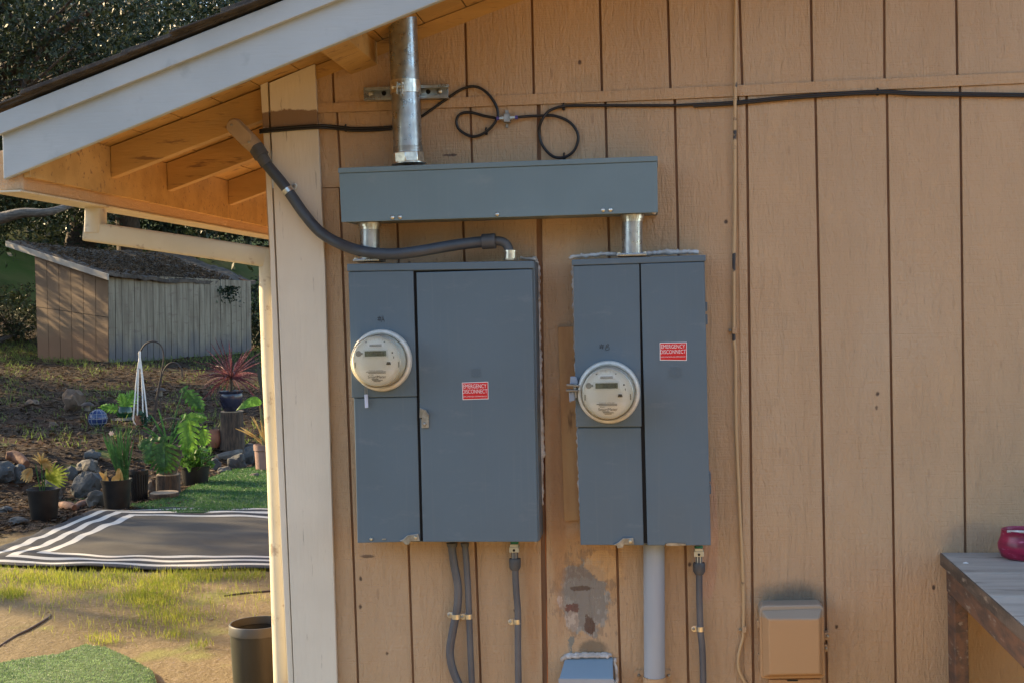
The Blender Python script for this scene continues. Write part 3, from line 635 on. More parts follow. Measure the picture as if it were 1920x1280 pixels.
m = M(); m.pq([z4b(*q) for q in ((520, 962), (560, 942), (592, 912), (668, 910), (676, 960), (600, 962), (592, 986), (552, 988), (545, 968))], YA-.016, YA-.0082); hp = part('seal_hasp', m, m_steel, pb, bev=.0012)
screw(hp, *z4b(648, 935), YA-.0165, .0055, m_zinc, 'rivet')
for y0_, y1_ in ((565, 585), (588, 610), (885, 904), (907, 927)):
    dx = (y0_-565)*.0205; m = M(); m.pq([(1320+dx, y0_), (1326.3+dx, y0_+2), (1326.5+dx, y1_-2), (1320.5+dx, y1_)], -.09, -.03); part('hinge', m, m_panel, pb, bev=.001)
caulk(pb, [(1068, 486), (1076, 481), (1110, 478), (1140, 476), (1160, 477)], -.05, .0068, 2.2)
caulk(pb, [(1212, 476), (1240, 473), (1270, 472.5), (1300, 472), (1313, 474)], -.05, .008, 5.2)
caulk(pb, [(1074, 490), (1078, 640), (1083, 820), (1089, 975)], -.02, .0045, 9.2)
mB = meter('electric meter with metal ring on the panel marked #B', 1141.5, 734, YA-.012, '88888')
ts = thing('ring_lock', 'small steel barrel lock clipped to the left side of the right meter', 'lock', P(1074, 735, YA-.03))
def z35(x, y): return (1020+x/3.555, 460+y/3.555)
m = M(); m.pq([z35(*q) for q in ((150, 922), (232, 926), (232, 940), (150, 936))], YA-.045, YA-.012); m.pq([z35(*q) for q in ((146, 958), (228, 960), (226, 974), (146, 972))], YA-.045, YA-.012); part('jaw', m, m_steel, ts, bev=.001)
m = M(); m.pq([z35(*q) for q in ((176, 870), (218, 874), (226, 920), (172, 922))], YA-.035, YA-.02); m.pq([z35(*q) for q in ((166, 974), (200, 974), (206, 1030), (170, 1044))], YA-.035, YA-.02); part('lock_body', m, mat('clear_plastic', (.25, .30, .38), rough=.2), ts, bev=.002)
m = M(); m.tube([P(1078, 712, YA-.028), P(1080, 745, YA-.028)], .006, 10); part('barrel', m, m_steel, ts, smooth=40)

# ------------------------------------------------------------------ trough, nipples, mast
YT = -.16
tr = thing('wiring_trough', 'long horizontal grey wiring trough mounted above both service panels', 'wiring trough', P(935, 405, -.02))
m = M(); m.pq([(636, 322), (1231, 299), (1232.5, 397), (640.5, 415.2)], YT, -.0005); part('trough_body', m, m_trough, tr, bev=.002)
m = M(); m.pq([(635.6, 325.8), (1232.3, 303.2), (1233.6, 398.6), (640.2, 417)], YT-.0035, YT-.0006); part('front_cover', m, m_trough, tr, bev=.0012)
m = M(); m.pq([(633.8, 315.3), (1233, 292.8), (1233, 302.4), (633.9, 325)], YT-.007, -.01); part('top_lip', m, m_trough, tr, bev=.0012)
for a, b in ((297, 954), (341, 952), (905, 936), (1520, 911.5), (1563, 910)): screw(tr, 640+a/3.097, 100+b/3.097, YT-.0038, .0062)
caulk(tr, [(1226, 398), (1225, 406)], -.14, .006, .4)
def nipple(px0, px1, py0, py1, y, label, flange):
    a = P((px0+px1)/2, py1, y); b = P((px0+px1)/2, py0, y); r = (P(px1, py1, y).x-P(px0, py1, y).x)/2
    t = thing('conduit_nipple', label, 'conduit', a, 'steel nipples between trough and panels')
    m = M(); m.tube([a, b], r, 28); part('pipe', m, m_galv, t, smooth=40)
    m = M(); m.tube([b-Vector((0, 0, .012)), b+Vector((0, 0, .0))], r*1.17, 28); m.tube([b-Vector((0, 0, .02)), b-Vector((0, 0, .0122))], r*1.06, 28); part('locknut', m, m_zinc, t, smooth=40)
    m = M(); z = a.z; m.box(a.x-r*flange, a.x+r*flange, y-.05, y+.045, z-.002, z+.006); part('hub_plate', m, m_galv, t, bev=.002)
    for s_ in (-1, 1): m = M(); m.lathe((a.x+s_*r*flange*.86, y-.035, z+.006), [(.005, 0), (.005, .003), (.0001, .005)], 12); part('screw', m, m_zinc, t, smooth=40)
    return t
nipple(675.5, 711.5, 418, 490, -.085, 'short steel conduit nipple from the trough into the left panel', 1.35)
nipple(1166, 1204.5, 403, 480, -.085, 'short steel conduit nipple from the trough into the right panel', 1.45)
ym = -.085
mast = thing('service_mast', 'tall galvanized steel mast pipe rising from the trough through the roof', 'pipe', P(766, 311, ym))
a, b, c = P(766.5, 309, ym), P(764.5, 276, ym), P(755, 40, ym); c2 = c+(c-b)*1.3; r = (P(792, 276, ym).x-P(739, 276, ym).x)/2
m = M(); m.tube([a, b, c, c2], r, 40); part('pipe', m, m_galv, mast, smooth=40)
m = M(); k = 8
for i in range(k): m.tube([b.lerp(a, i/k*.28-.0), b.lerp(a, (i+.55)/k*.28)], r*1.02, 36)
part('threads', m, m_steel, mast, smooth=40)
m = M(); m.tube([a+(b-a)*.02, a+(b-a)*.66], r*1.12, 8); m.tube([a, a+(b-a)*.12], r*1.2, 32); part('hub', m, m_zinc, mast, smooth=30, bev=.002)
st = thing('strut_channel', 'short horizontal galvanized strut channel bolted to the wall behind the mast', 'strut', P(761, 189, 0))
m = M(); q0, q1, q2, q3 = (681.7, 164.5), (840.3, 158.2), (840.3, 184), (681.7, 189)
L = lambda f: [(q0[0], q0[1]+(q3[1]-q0[1])*f), (q1[0], q1[1]+(q2[1]-q1[1])*f)]
def strip(f0, f1, ya, yb): a_, b_ = L(f0), L(f1); m.pq([a_[0], a_[1], b_[1], b_[0]], ya, yb)
strip(0, .09, -.038, -.004); strip(.91, 1, -.038, -.004); strip(0, 1, -.004, -.0005); strip(.09, .22, -.038, -.035); strip(.78, .91, -.038, -.035); part('channel', m, m_galv, st, bev=.0008)
for px, py in ((696.3, 176.7), (720, 175.5), (803, 172.5), (823.8, 172)): screw(st, px, py, -.0045, .0085 if px in (696.3, 823.8) else .007, m_zinc if px in (696.3, 823.8) else m_black, 'bolt' if px in (696.3, 823.8) else 'slot')
cl = thing('pipe_clamp', 'wide steel pipe clamp holding the mast to the strut', 'clamp', P(759, 176, ym))
a1, b1 = P(760.5, 176.5, ym), P(759.7, 152.5, ym)
m = M(); m.tube([a1, b1], r+.0028, 40); part('band', m, m_zinc, cl, smooth=40)
m = M(); m.pq([(742.5, 153.5), (745, 153.5), (745, 176), (742.5, 176)], ym-r-.022, ym-r+.012); m.pq([(752, 153.5), (754.5, 153.5), (754.5, 176), (752, 176)], ym-r-.022, ym-r+.004); part('ear', m, m_zinc, cl, bev=.0008)
bc = P(749, 163, ym-r-.012); m = M(); m.lathe((bc.x-.022, bc.y, bc.z), [(.007, 0), (.007, .005), (.0035, .0055), (.0035, .03), (.006, .031), (.006, .036)], 12, 'x'); part('bolt', m, m_zinc, cl, smooth=30)

# ------------------------------------------------------------------ flexible conduit over the corner board
fc = thing('flexible_conduit', 'thick dark flexible conduit sweeping from the soffit down to the left panel', 'conduit', P(956, 486, -.09))
fp = [(497, 305, -.05), (533, 348.5, -.05), (549, 371, -.05), (571.8, 403.4, -.055), (600.8, 435.7, -.06), (639.6, 458.3, -.08), (684.8, 472.5, -.135), (736.4, 476.5, -.14), (784.9, 471.5, -.13), (839.8, 462, -.11), (878.5, 456.5, -.09), (906, 453.5, -.08)]
m = M(); path = spline([P(*q) for q in fp], 10); m.tube(path, .0165, 20); part('jacket', m, m_liquid, fc, smooth=60)
m = M(); m.tube([P(489, 291, -.05), P(500, 309, -.05)], .019, 20); m.tube([P(479, 275, -.05), P(491, 294, -.05)], .0235, 20, rf=lambda t: .0235); part('connector_nut', m, m_fit, fc, smooth=40, bev=.001)
m = M(); m.tube([P(903.7, 453.5, -.08), P(929.5, 452, -.08)], .0225, 20); part('connector_nut', m, m_fit, fc, smooth=40, bev=.002)
m = M(); m.tube(spline([P(928, 452, -.08), P(940, 453, -.08), P(950, 459, -.08), P(956, 473, -.08)], 6), .0135, 18); part('elbow', m, m_fit, fc, smooth=60)
m = M(); m.tube([P(957, 472, -.08), P(957, 486, -.08)], .0185, 20); m.tube([P(957, 469.5, -.08), P(957, 473, -.08)], .0205, 20); m.tube([P(957, 484.5, -.08), P(957, 488, -.08)], .0235, 6); part('hub', m, m_zinc, fc, smooth=30)
lb = thing('service_fitting', 'beige rounded plastic conduit fitting against the rafter tails', 'conduit fitting', P(460, 250, -.05))
m = M(); path = [P(434, 232, -.045), P(440, 240, -.045), P(452, 254, -.045), P(466, 262, -.045), P(480, 279, -.045)]
A_, B_ = P(441, 233, -.05), P(484, 281, -.05)
A_ = P(439, 236, -.05); dv = (B_-A_); n_ = 16
m = M(); m.tube([A_+dv*(-.2+1.2*i/n_) for i in range(n_+1)], .02, 20, rf=lambda t: .0255*(math.sqrt(max(.02, 1-((max(0, .2-t))/.2)**2)) if t < .2 else 1-.12*max(0, t-.7)/.3)); part('body', m, m_beige, lb, smooth=60)
m = M(); nrm = dv.normalized(); sidev = Vector((nrm.z, 0, -nrm.x)); ring = []
for i in range(28):
    a_ = 2*math.pi*i/28; ring.append(A_+dv*.32+nrm*(math.cos(a_)*.0215+math.copysign(.024, math.cos(a_)))+sidev*math.sin(a_)*.0215+Vector((0, -.028, 0)))
m.prism(ring, (0, .01, 0)); part('cover_plate', m, m_beige, lb, bev=.002)
for f in (.02, .74): p = A_+dv*f; m = M(); m.lathe((p.x, p.y-.028, p.z), [(.004, 0), (.004, .002), (.0001, .003)], 12, 'y'); part('screw', m, m_steel, lb, smooth=40)
def strap(pc, pe, y, r, ax, label, group='small zinc conduit straps', mt_=None, w_=.014):
    c = P(*pc, y); e = P(*pe, -.002); t = thing('conduit_strap', label, 'conduit strap', (c.x, 0, c.z), group)
    ax = Vector(ax).normalized(); m = M(); m.tube([c-ax*w_/2, c+ax*w_/2], r+.0018, 18); part('band', m, mt_ or m_zinc, t, smooth=40)
    d = Vector((e.x-c.x, 0, e.z-c.z)); L_ = d.length; d.normalize(); n = Vector((-d.z, 0, d.x)); hw = .0085
    yy = y-r*.2 if y > -.03 else y; yb = -.0035 if y > -.03 else -.023
    pts = [c+d*(r*.6)-n*hw, c+d*L_-n*hw, c+d*(L_+.006)-n*hw*.5, c+d*(L_+.006)+n*hw*.5, c+d*L_+n*hw, c+d*(r*.6)+n*hw]
    m = M(); m.prism([(q.x, yb-.003, q.z) for q in pts], (0, .0028, 0)); part('ear', m, mt_ or m_zinc, t, bev=.0006)
    m = M(); m.lathe((c.x+d.x*L_, yb-.003, c.z+d.z*L_), [(.0045, 0), (.0045, .0015), (.0001, .003)], 12, 'y'); part('screw', m, m_steel, t, smooth=40)
    return t
strap((540, 358.5), (557, 350), -.05, .0165, (P(549, 371)-P(533, 348.5)), 'zinc strap holding the big flexible conduit to the corner board')

# ------------------------------------------------------------------ conduits below the panels
def flex(pts, y, wpx, label, head, group='grey conduits dropping from the service panels'):
    p = [P(a, b, y) for a, b in pts]; r = wpx/645/2; t = thing('grey_conduit', label, 'conduit', p[-1], group)
    m = M(); m.tube(spline(p, 8), r, 16); part('jacket', m, m_grey, t, smooth=60)
    a = P(pts[0][0], pts[0][1], y)
    if head == 'plain':
        m = M(); m.tube([a, a-Vector((0, 0, .012))], r*1.35, 16, rf=lambda q: r*(1.4-.25*q)); part('connector', m, m_fit, t, smooth=40)
    else:
        z = a.z; zz = lambda py: P(pts[0][0], py, y).z; t0 = head
        m = M(); m.tube([(a.x, y, zz(t0)), (a.x, y, zz(t0+12))], .0125, 6); part('bonding_hub', m, m_green, t, bev=.001)
        m = M(); m.box(a.x-.0145, a.x+.0145, y-.0165, y+.01, zz(t0+19), zz(t0+9)); m.box(a.x-.012, a.x+.012, y-.0155, y+.01, zz(t0+9), zz(t0+5)+.002); m.tube([(a.x, y, zz(t0+18)), (a.x, y, zz(t0+34))], .0105, 6); part('hub_body', m, mat('pale_zinc', (.55, .56, .50), (.4, .42, .38), .4, .5), t, bev=.001)
        m = M(); m.lathe((a.x, y-.0168, zz(t0+15)), [(.004, 0), (.0001, .001)], 12, 'y'); part('set_screw', m, m_black, t)
        for dx in (-.009, .0, .009): m = M(); m.lathe((a.x+dx, y-.0122, zz(t0+5)), [(.003, 0), (.0001, .002)], 10, 'y'); part('green_screw', m, m_green, t)
        m = M(); m.tube([(a.x, y, zz(t0+32)), (a.x, y, zz(t0+36)), (a.x, y, zz(t0+48)), (a.x, y, zz(t0+54))], .0175, 18, rf=lambda q: [.0168, .0182, .0175, .0125][round(q*3)]); part('compression_nut', m, m_fit, t, smooth=40)
    return t
flex([(847.6, 1017), (848, 1031), (851.9, 1060), (857.9, 1091), (859, 1115), (856.7, 1143.7), (849.5, 1179.7), (844, 1215.6), (845.9, 1242), (854, 1268), (868, 1300), (880, 1340)], -.03, 16, 'curving grey conduit, leftmost of the three under the left panel', 'plain')
flex([(871.5, 1017), (875.8, 1072), (879.4, 1148.5), (881.8, 1215.6), (884.7, 1280), (887, 1340)], -.03, 12.5, 'straight grey conduit, middle of the three under the left panel', 'plain')
flex([(964.5, 1014), (966.2, 1069.5), (968, 1107.8), (971, 1148.5), (971, 1215.6), (972, 1280), (973, 1340)], -.03, 13, 'grey conduit with green-screwed hub under the left panel', 1014)
flex([(1310, 1022), (1311, 1078), (1311.4, 1123.7), (1313.3, 1178.8), (1317, 1219.6), (1318.6, 1279.5), (1319.5, 1340)], -.03, 12.5, 'grey conduit with green-screwed hub under the right panel', 1022)
strap((855.5, 1154.5), (844.5, 1148.5), -.03, .0128, (.02, 0, -1), 'zinc strap on the curving conduit')
strap((879, 1154.5), (868.8, 1152), -.03, .0102, (.02, 0, -1), 'zinc strap on the straight conduit beside the curving one')
strap((969.5, 1164), (958.5, 1161.7), -.03, .0104, (.01, 0, -1), 'zinc strap on the hubbed conduit under the left panel')
strap((1313, 1178), (1300.2, 1174.5), -.03, .0102, (.03, 0, -1), 'zinc strap on the hubbed conduit under the right panel')
pv = thing('pvc_riser', 'thick light grey PVC pipe rising into the right panel', 'pipe', P(1227, 1330, -.035))
a, b, c = P(1226, 1018, -.04), P(1227.3, 1267, -.04), P(1228, 1345, -.04); r = .031
m = M(); m.tube([a, b], r, 30); part('pipe', m, m_pvc, pv, smooth=40)
m = M(); m.tube([b, c], r*.985, 30); part('painted_length', m, m_tan, pv, smooth=40, label='tan painted lower length')
ps = thing('pipe_strap', 'tan painted two-hole strap round the thick grey pipe', 'pipe strap', P(1227, 1275, 0))
m = M(); m.tube([P(1227.5, 1267, -.04), P(1227.7, 1284, -.04)], r+.003, 30); part('band', m, m_tan, ps, smooth=40)
for xa, xb_ in ((1189, 1210), (1245, 1262)):
    m = M(); m.pq([(xa+4, 1256), (xb_, 1255), (xb_, 1275), (xa+4, 1275), (xa, 1270), (xa, 1261)] if xa < 1200 else [(xa, 1255), (xb_-4, 1256), (xb_, 1261), (xb_, 1270), (xb_-4, 1275), (xa, 1275)], -.006, -.0005); part('ear', m, m_tan, ps, bev=.001)
    screw(ps, (xa+9 if xa < 1200 else xb_-8), 1265.5, -.0065, .005, m_steel)

# weatherproof outlet cover
wc = thing('outlet_cover', 'small grey weatherproof cover with sloping white-caulked top', 'outlet cover', P(1100, 1300, 0))
a, b, c_, d_ = P(1059, 1234, -.015), P(1149, 1232.5, -.015), P(1150, 1270, -.075), P(1048.5, 1270, -.075)
m = M(); zb_ = P(1100, 1340, 0).z
m.v = []; m.add([(a.x, 0, a.z), (b.x, 0, b.z), (c_.x, c_.y, c_.z), (d_.x, d_.y, d_.z), (a.x, 0, zb_), (b.x, 0, zb_), (c_.x, c_.y, zb_), (d_.x, d_.y, zb_)], [(0, 1, 2, 3), (3, 2, 6, 7), (0, 3, 7, 4), (1, 5, 6, 2), (4, 7, 6, 5), (0, 4, 5, 1)])
part('lid', m, mat('cover_enamel', (.22, .30, .37), rough=.45), wc, bev=.003)
m = M(); m.box(d_.x-.002, c_.x+.002, -.079, -.0755, d_.z-.02, d_.z-.001); part('lid_lip', m, m_pvc, wc, bev=.001)
caulk(wc, [(1053, 1238), (1064, 1228), (1100, 1226), (1140, 1226), (1151, 1230)], -.004, .008, 8.8); caulk(wc, [(1152, 1232), (1156, 1260), (1155, 1300)], -.004, .007, 2.8); caulk(wc, [(1062, 1230), (1146, 1229)], -.009, .007, 4.8)

# tan utility box
ub = thing('utility_box', 'tan plastic utility box with dusty grey top edge near the wall bottom', 'utility box', P(1484, 1275, 0))
m = M(); m.pq([(1424, 1141), (1430, 1134.5), (1538, 1133), (1544.5, 1139), (1547, 1266), (1541, 1271), (1432, 1272.5), (1426, 1267)], -.07, -.0005); part('back_box', m, m_tanbox, ub, bev=.004)
o_ = [P(*q, -.0705) for q in ((1427, 1143), (1541, 1139), (1544, 1266), (1430, 1269))]; i_ = [P(*q, -.10) for q in ((1441, 1160), (1536.5, 1158.5), (1537.5, 1263), (1443.5, 1264.5))]
m = M(); m.add([*o_, *i_], [(4, 5, 6, 7), (0, 1, 5, 4), (1, 2, 6, 5), (2, 3, 7, 6), (3, 0, 4, 7), (0, 3, 2, 1)]); part('cover', m, m_tanbox, ub, bev=.004)
for y0_, y1_, dx in ((1184, 1199, 12), (1207, 1222, 7)):
    m = M(); m.pq([(1545, y0_+2), (1545+dx-3, y0_), (1545+dx, y0_+5), (1545+dx, y1_-2), (1545+dx-3, y1_), (1546, y1_)], -.03, -.004); k_ = part('latch', m, m_tan, ub, bev=.002); screw(k_, 1545+dx*.55, (y0_+y1_)/2, -.031, .0045, m_steel)
m = M(); m.pq([(1419.5, 1164), (1423.5, 1162), (1424, 1176), (1420, 1178)], -.04, -.02); m.pq([(1421.5, 1226), (1425.5, 1226), (1426, 1240), (1422, 1240)], -.04, -.02); part('hinge', m, m_tan, ub, bev=.001)
m = M(); m.pq([(1441, 1273), (1540, 1272), (1540, 1330), (1442, 1330)], -.05, -.0005); part('base_box', m, m_tanbox, ub, bev=.003)
m = M(); m.pq([(1476, 1273.5), (1496, 1273.5), (1496, 1276), (1476, 1276)], -.0515, -.049); part('slot', m, m_black, ub)

# ------------------------------------------------------------------ cables
def cable(name, label, runs, mat_, r, cat='cable', seg=8, clips=(), k=6):
    p0 = P(*runs[0][-1]); t = thing(name, label, cat, p0)
    for i, run in enumerate(runs):
        m = M(); m.tube(spline([P(*q) for q in run], k), r, seg); part('cable_run' if len(runs) > 1 else 'jacket', m, mat_, t, smooth=60)
    for c in clips:
        p = P(c[0], c[1], 0); m = M(); m.lathe((p.x, -.001, p.z-.008), [(.005, 0), (.005, .006), (.0035, .009), (.0001, .010)], 10, 'y'); m.tube([(p.x, -.004, p.z-.006), (p.x, -.014, p.z+.002), (p.x, -.004, p.z+.008)], .003, 6); part('cable_clip', m, m_cable, t, smooth=60)
    return t
cr = .0043
L1 = [(488, 245, -.02), (494, 243.6, -.026), (549, 238.7, -.027), (594, 236, -.026), (620, 236.8, -.01), (646, 239.4, -.008), (662, 241, -.008), (700, 240.5, -.008), (735, 238, -.008), (765, 230, -.008), (790, 219, -.009), (833.7, 188.8, -.012), (866, 167.8, -.012), (892, 163, -.012), (914.5, 176, -.012), (930.6, 200, -.012), (933, 219.5, -.014), (924, 235.6, -.016), (908, 250, -.014), (885.4, 256.6, -.012), (862.8, 245, -.012), (855.7, 229, -.012), (862.8, 214.6, -.012), (882, 211.4, -.012), (908, 217.9, -.012), (929, 222, -.022)]
L2 = [(a, b+4.2, c) for a, b, c in L1[:9]]
L3 = [(971, 220.4, -.02), (990, 218.6, -.014), (1008, 217.9, -.013), (1040.4, 217.9, -.012), (1069.5, 230.8, -.011), (1084, 255, -.011), (1077.5, 280.8, -.011), (1059.8, 294.7, -.011), (1037, 293.7, -.011), (1017.8, 274, -.011), (1010.7, 248.5, -.011), (1016, 226, -.022), (1030.7, 208, -.016), (1056.5, 200, -.01), (1092, 198.5, -.008), (1180, 198.5, -.008), (1260, 198.3, -.008), (1300, 196.5, -.008), (1378, 192, -.009), (1493.7, 180.8, -.010), (1645.5, 171.8, -.010), (1719.8, 174.5, -.009), (1920, 177.5, -.009), (2100, 182, -.009), (2400, 186, -.009)]
L4 = [(a, b+3.4, c) for a, b, c in L3[17:]]
cable('coax_cable', 'black coaxial cable looping on the wall to the left of the splitter', [L1, L2], m_cable, cr, clips=((649, 240), (912, 246)))
cable('coax_cable', 'black coaxial cable running right from the splitter under the batten', [L3, L4], m_cable, cr, clips=((1057, 200), (1645, 172), (1058, 293)))
gb = thing('cable_splitter', 'small metal ground block joining the two black cables', 'cable splitter', P(950, 240, 0))
m = M(); m.pq([(947, 207), (953.5, 206.5), (953, 240), (948, 240)], -.006, -.0005); m.pq([(944.5, 214), (956, 213.5), (956, 229), (944.5, 229)], -.03, -.006); part('bracket', m, m_steel, gb, bev=.001)
p0, p1 = P(931, 222.5, -.02), P(971, 220.5, -.02); m = M(); m.tube([p0.lerp(p1, .12), p0.lerp(p1, .88)], .005, 6); m.tube([p0.lerp(p1, .22), p0.lerp(p1, .34)], .0072, 6); m.tube([p0.lerp(p1, .64), p0.lerp(p1, .76)], .0072, 6); part('connector', m, m_zinc, gb, smooth=20)
m = M(); m.tube([p0, p0.lerp(p1, .13)], .0056, 12); m.tube([p0.lerp(p1, .87), p1], .0056, 12); part('purple_ring', m, mat('violet_plastic', (.09, .07, .3), rough=.4), gb, smooth=40)
cable('painted_cable', 'thin tan painted cable running down the wall seam between boards', [[(1379.5, -60, -.012), (1379, 0, -.012), (1378.5, 97, -.012), (1378.5, 180, -.018), (1378, 205, -.018), (1377.5, 400, -.012), (1376, 491.5, -.012), (1376, 590, -.010), (1376, 636, -.012), (1378.7, 675, -.010), (1380, 800, -.010), (1388, 980, -.010), (1393, 1080, -.009), (1394.5, 1140, -.009), (1394, 1180, -.012), (1393, 1196, -.012), (1387, 1218, -.012), (1384.5, 1236, -.012), (1386, 1256, -.012), (1397, 1279, -.012), (1410, 1300, -.012)]], m_cablemix, .0052)
for px, py in ((1372, 620), (1391, 1180)):
    t = thing('cable_clamp', 'tan painted one-hole clamp on the painted cable, '+('halfway up beside the right panel' if py < 800 else 'near its lower end'), 'clamp', P(px, py, 0), 'tan clamps on the painted cable')
    m = M(); m.pq([(px-5, py-4), (px-8, py), (px-5, py+5), (px+8, py+5), (px+8, py-5)], -.005, -.0005); m.pq([(px+1, py-6), (px+9, py-6), (px+9, py+6), (px+1, py+6)], -.02, -.0055); part('strap', m, m_tan, t, bev=.002); screw(t, px-3, py, -.0055, .0045, m_steel)

# ------------------------------------------------------------------ workbench and bowl
wz = P(1765, 1033.5, 0).z; wx0 = P(1765, 1033.5, -.01).x
wb = thing('workbench', 'weathered grey-topped workbench with reddish brown frame against the wall', 'workbench', (wx0+.8, -.6, 0))
wx1 = wx0+1.9; yb = -.012; thk = .036
m = M(); ys_ = [yb, -.30, -.58, -.86, -1.14]
for i in range(4): m.box(wx0, wx1, ys_[i+1]+.004, ys_[i], wz-thk, wz)
part('bench_top', m, m_bench, wb, bev=.002)
m = M(); m.box(wx0-.004, wx0-.0005, -1.14, yb, wz-thk, wz-.001); part('edge_strip', m, mat('brown_edge', (.13, .095, .07), (.06, .045, .035), .75, ns=9, st=(1, .6, 3), bump=.002, c3=(.25, .2, .15), s3=16), wb)
m = M(); m.box(wx0+.012, wx0+.05, -1.12, yb-.002, wz-thk-.075, wz-thk-.001); m.box(wx0+.05, wx1-.05, -1.12, -1.08, wz-thk-.075, wz-thk-.001); m.box(wx1-.05, wx1-.012, -1.12, yb-.002, wz-thk-.075, wz-thk-.001); part('apron', m, m_benchred, wb, bev=.002)
for lx, ly in ((wx0+.012, -.11), (wx0+.012, -1.10), (wx1-.05, -.11), (wx1-.05, -1.10)):
    m = M(); m.box(lx, lx+.038, ly, ly+.088, 0, wz-thk-.0765); part('leg', m, m_benchred, wb, bev=.003)
px_, = (G(1808, 1054, wz),); 
ch = tag(part('paint_chip', M().prism([px_+Vector(v) for v in ((-.006, -.01, .0005), (.008, -.014, .0005), (.006, .004, .0005))], (0, 0, .0015)), m_lwhite), 'small white paint chip lying on the workbench top', 'paint chip')
bc = G(1918, 1040, wz); bc.y = -.10; bc.x = P(1916, 1040, -.10).x
pb_ = thing('bowl', 'glossy pink ceramic bowl with narrowed rim on the workbench', 'bowl', (bc.x, bc.y, wz))
m = M(); m.lathe((bc.x, bc.y, wz+.001), [(.045, 0), (.054, .006), (.062, .028), (.0625, .042), (.055, .062), (.052, .078), (.054, .081), (.050, .082), (.046, .076), (.048, .06), (.055, .042), (.05, .012), (.0001, .008)], 40, wob=.05); part('bowl_wall', m, m_pink, pb_, smooth=60)
m = M(); m.tube(spline([(bc.x-.045, bc.y-.028, wz+.081), (bc.x-.02, bc.y-.048, wz+.084), (bc.x+.0, bc.y-.052, wz+.083)], 5), .004, 8); part('white_residue', m, m_caulk, pb_, smooth=60)

# ------------------------------------------------------------------ garden
def gp(px, py, it=12):        # where the sight line through a photo point meets the ground surface
    d = ray(px, py)/FPX; t = 4.; st_ = .5
    while t < 90:
        q = CAM+d*t
        if q.z < hgt(q.x, q.y): break
        t += st_
    lo, hi = t-st_, t
    for _ in range(9):
        t = (lo+hi)/2; q = CAM+d*t
        if q.z < hgt(q.x, q.y): hi = t
        else: lo = t
    q = CAM+d*hi; return Vector((q.x, q.y, hgt(q.x, q.y)))
def depth(p): return (Vector(p)-CAM).dot(cF)
def mpx(p): return depth(p)/FPX      # metres per photo pixel there

# striped rug
FL, FR = gp(182, 957), gp(507, 962)
ang = math.atan2(FR.y-FL.y, FR.x-FL.x)
NL = gp(-90, 1064); NR = gp(508, 1073)
rd = (NR-NL); rd.z = 0; rd.normalize(); bk = Vector((-rd.y, rd.x, 0))
wid = (FL-NL).dot(bk); sh = (FL-NL).dot(rd)
RL = 3.6
m = M(); nu, nv = 110, 60; m.uv = []
for j in range(nv+1):
    for i in range(nu+1):
        u, v = i/nu*RL, j/nv*wid
        p = NL+rd*(u+sh*(v/wid))+bk*v
        wv = .03*math.sin(u*5.3+v*2)*math.sin(u*1.7+1)*max(0, 1-min(v, wid-v)/.35)
        z = hgt(p.x, p.y)+.02+.018*mn.noise((u*1.6, v*2.6, 4))+.010*mn.noise((u*3.5+v*3, v*5, 1))
        p = p+bk*wv; m.v.append((p.x, p.y, max(z, hgt(p.x, p.y)+.004))); m.uv.append((u, v))
m.f = [(j*(nu+1)+i, j*(nu+1)+i+1, (j+1)*(nu+1)+i+1, (j+1)*(nu+1)+i) for j in range(nv) for i in range(nu)]
t = NT('rug_weave'); uv = t.n('ShaderNodeUVMap'); uv.uv_map = 'UVMap'; sp = t.n('ShaderNodeSeparateXYZ'); t.l(uv.outputs[0], sp.inputs[0])
du = t.math('MINIMUM', t.math('MULTIPLY', sp.outputs[0], .8), t.math('SUBTRACT', RL, sp.outputs[0])); dv_ = t.math('MINIMUM', sp.outputs[1], t.math('SUBTRACT', wid, sp.outputs[1]))
dd = t.math('MINIMUM', du, dv_); per = .13
ph = t.math('FRACT', t.math('DIVIDE', t.math('ADD', dd, .0), per)); wh = t.math('MULTIPLY', t.math('GREATER_THAN', ph, .58), t.math('LESS_THAN', dd, per*3))
cc = t.mix(t.ramp(t.noise(3, 4), .3, .7), (.040, .032, .020), (.026, .021, .014)); edge = t.math('LESS_THAN', dd, per*3+.01)
cc = t.mix(edge, cc, (.009, .009, .011)); cc = t.mix(wh, cc, (.44, .42, .37)); t.bump(t.noise(160, 3), .002)
o = part('striped_rug', m, t.col(cc, .9), smooth=180, fix=False); sm = o.modifiers.new('solid', 'SOLIDIFY'); sm.thickness = .005; sm.offset = 1
tag(o, 'large flat outdoor rug with black and white striped border', 'rug')

def quads(name, mat_, C, A, B, parent=None, label=None, cat=None, kind=None, group=None, loc=None):
    """many small leaf faces: centre C, half-length A, half-width B (n,3)"""
    n = len(C); V = np.empty((n, 4, 3)); V[:, 0] = C-A; V[:, 1] = C+B; V[:, 2] = C+A; V[:, 3] = C-B
    base = np.array(loc_of(parent)) if parent else np.array(loc if loc is not None else C.mean(0)*np.array([1, 1, 0])+np.array([0, 0, C[:, 2].min()]))
    V = (V-base).reshape(-1, 3); me = bpy.data.meshes.new(name); me.vertices.add(len(V)); me.vertices.foreach_set('co', V.ravel())
    me.loops.add(n*4); me.loops.foreach_set('vertex_index', np.arange(n*4)); me.polygons.add(n); me.polygons.foreach_set('loop_start', np.arange(n)*4); me.update(calc_edges=True)
    o = bpy.data.objects.new(name, me); COL.objects.link(o); me.materials.append(mat_)
    if parent: o.parent = parent
    else: o.location = base
    return tag(o, label, cat, group, kind)
def rdir(n):
    v = rng.normal(size=(n, 3)); return v/np.linalg.norm(v, axis=1)[:, None]

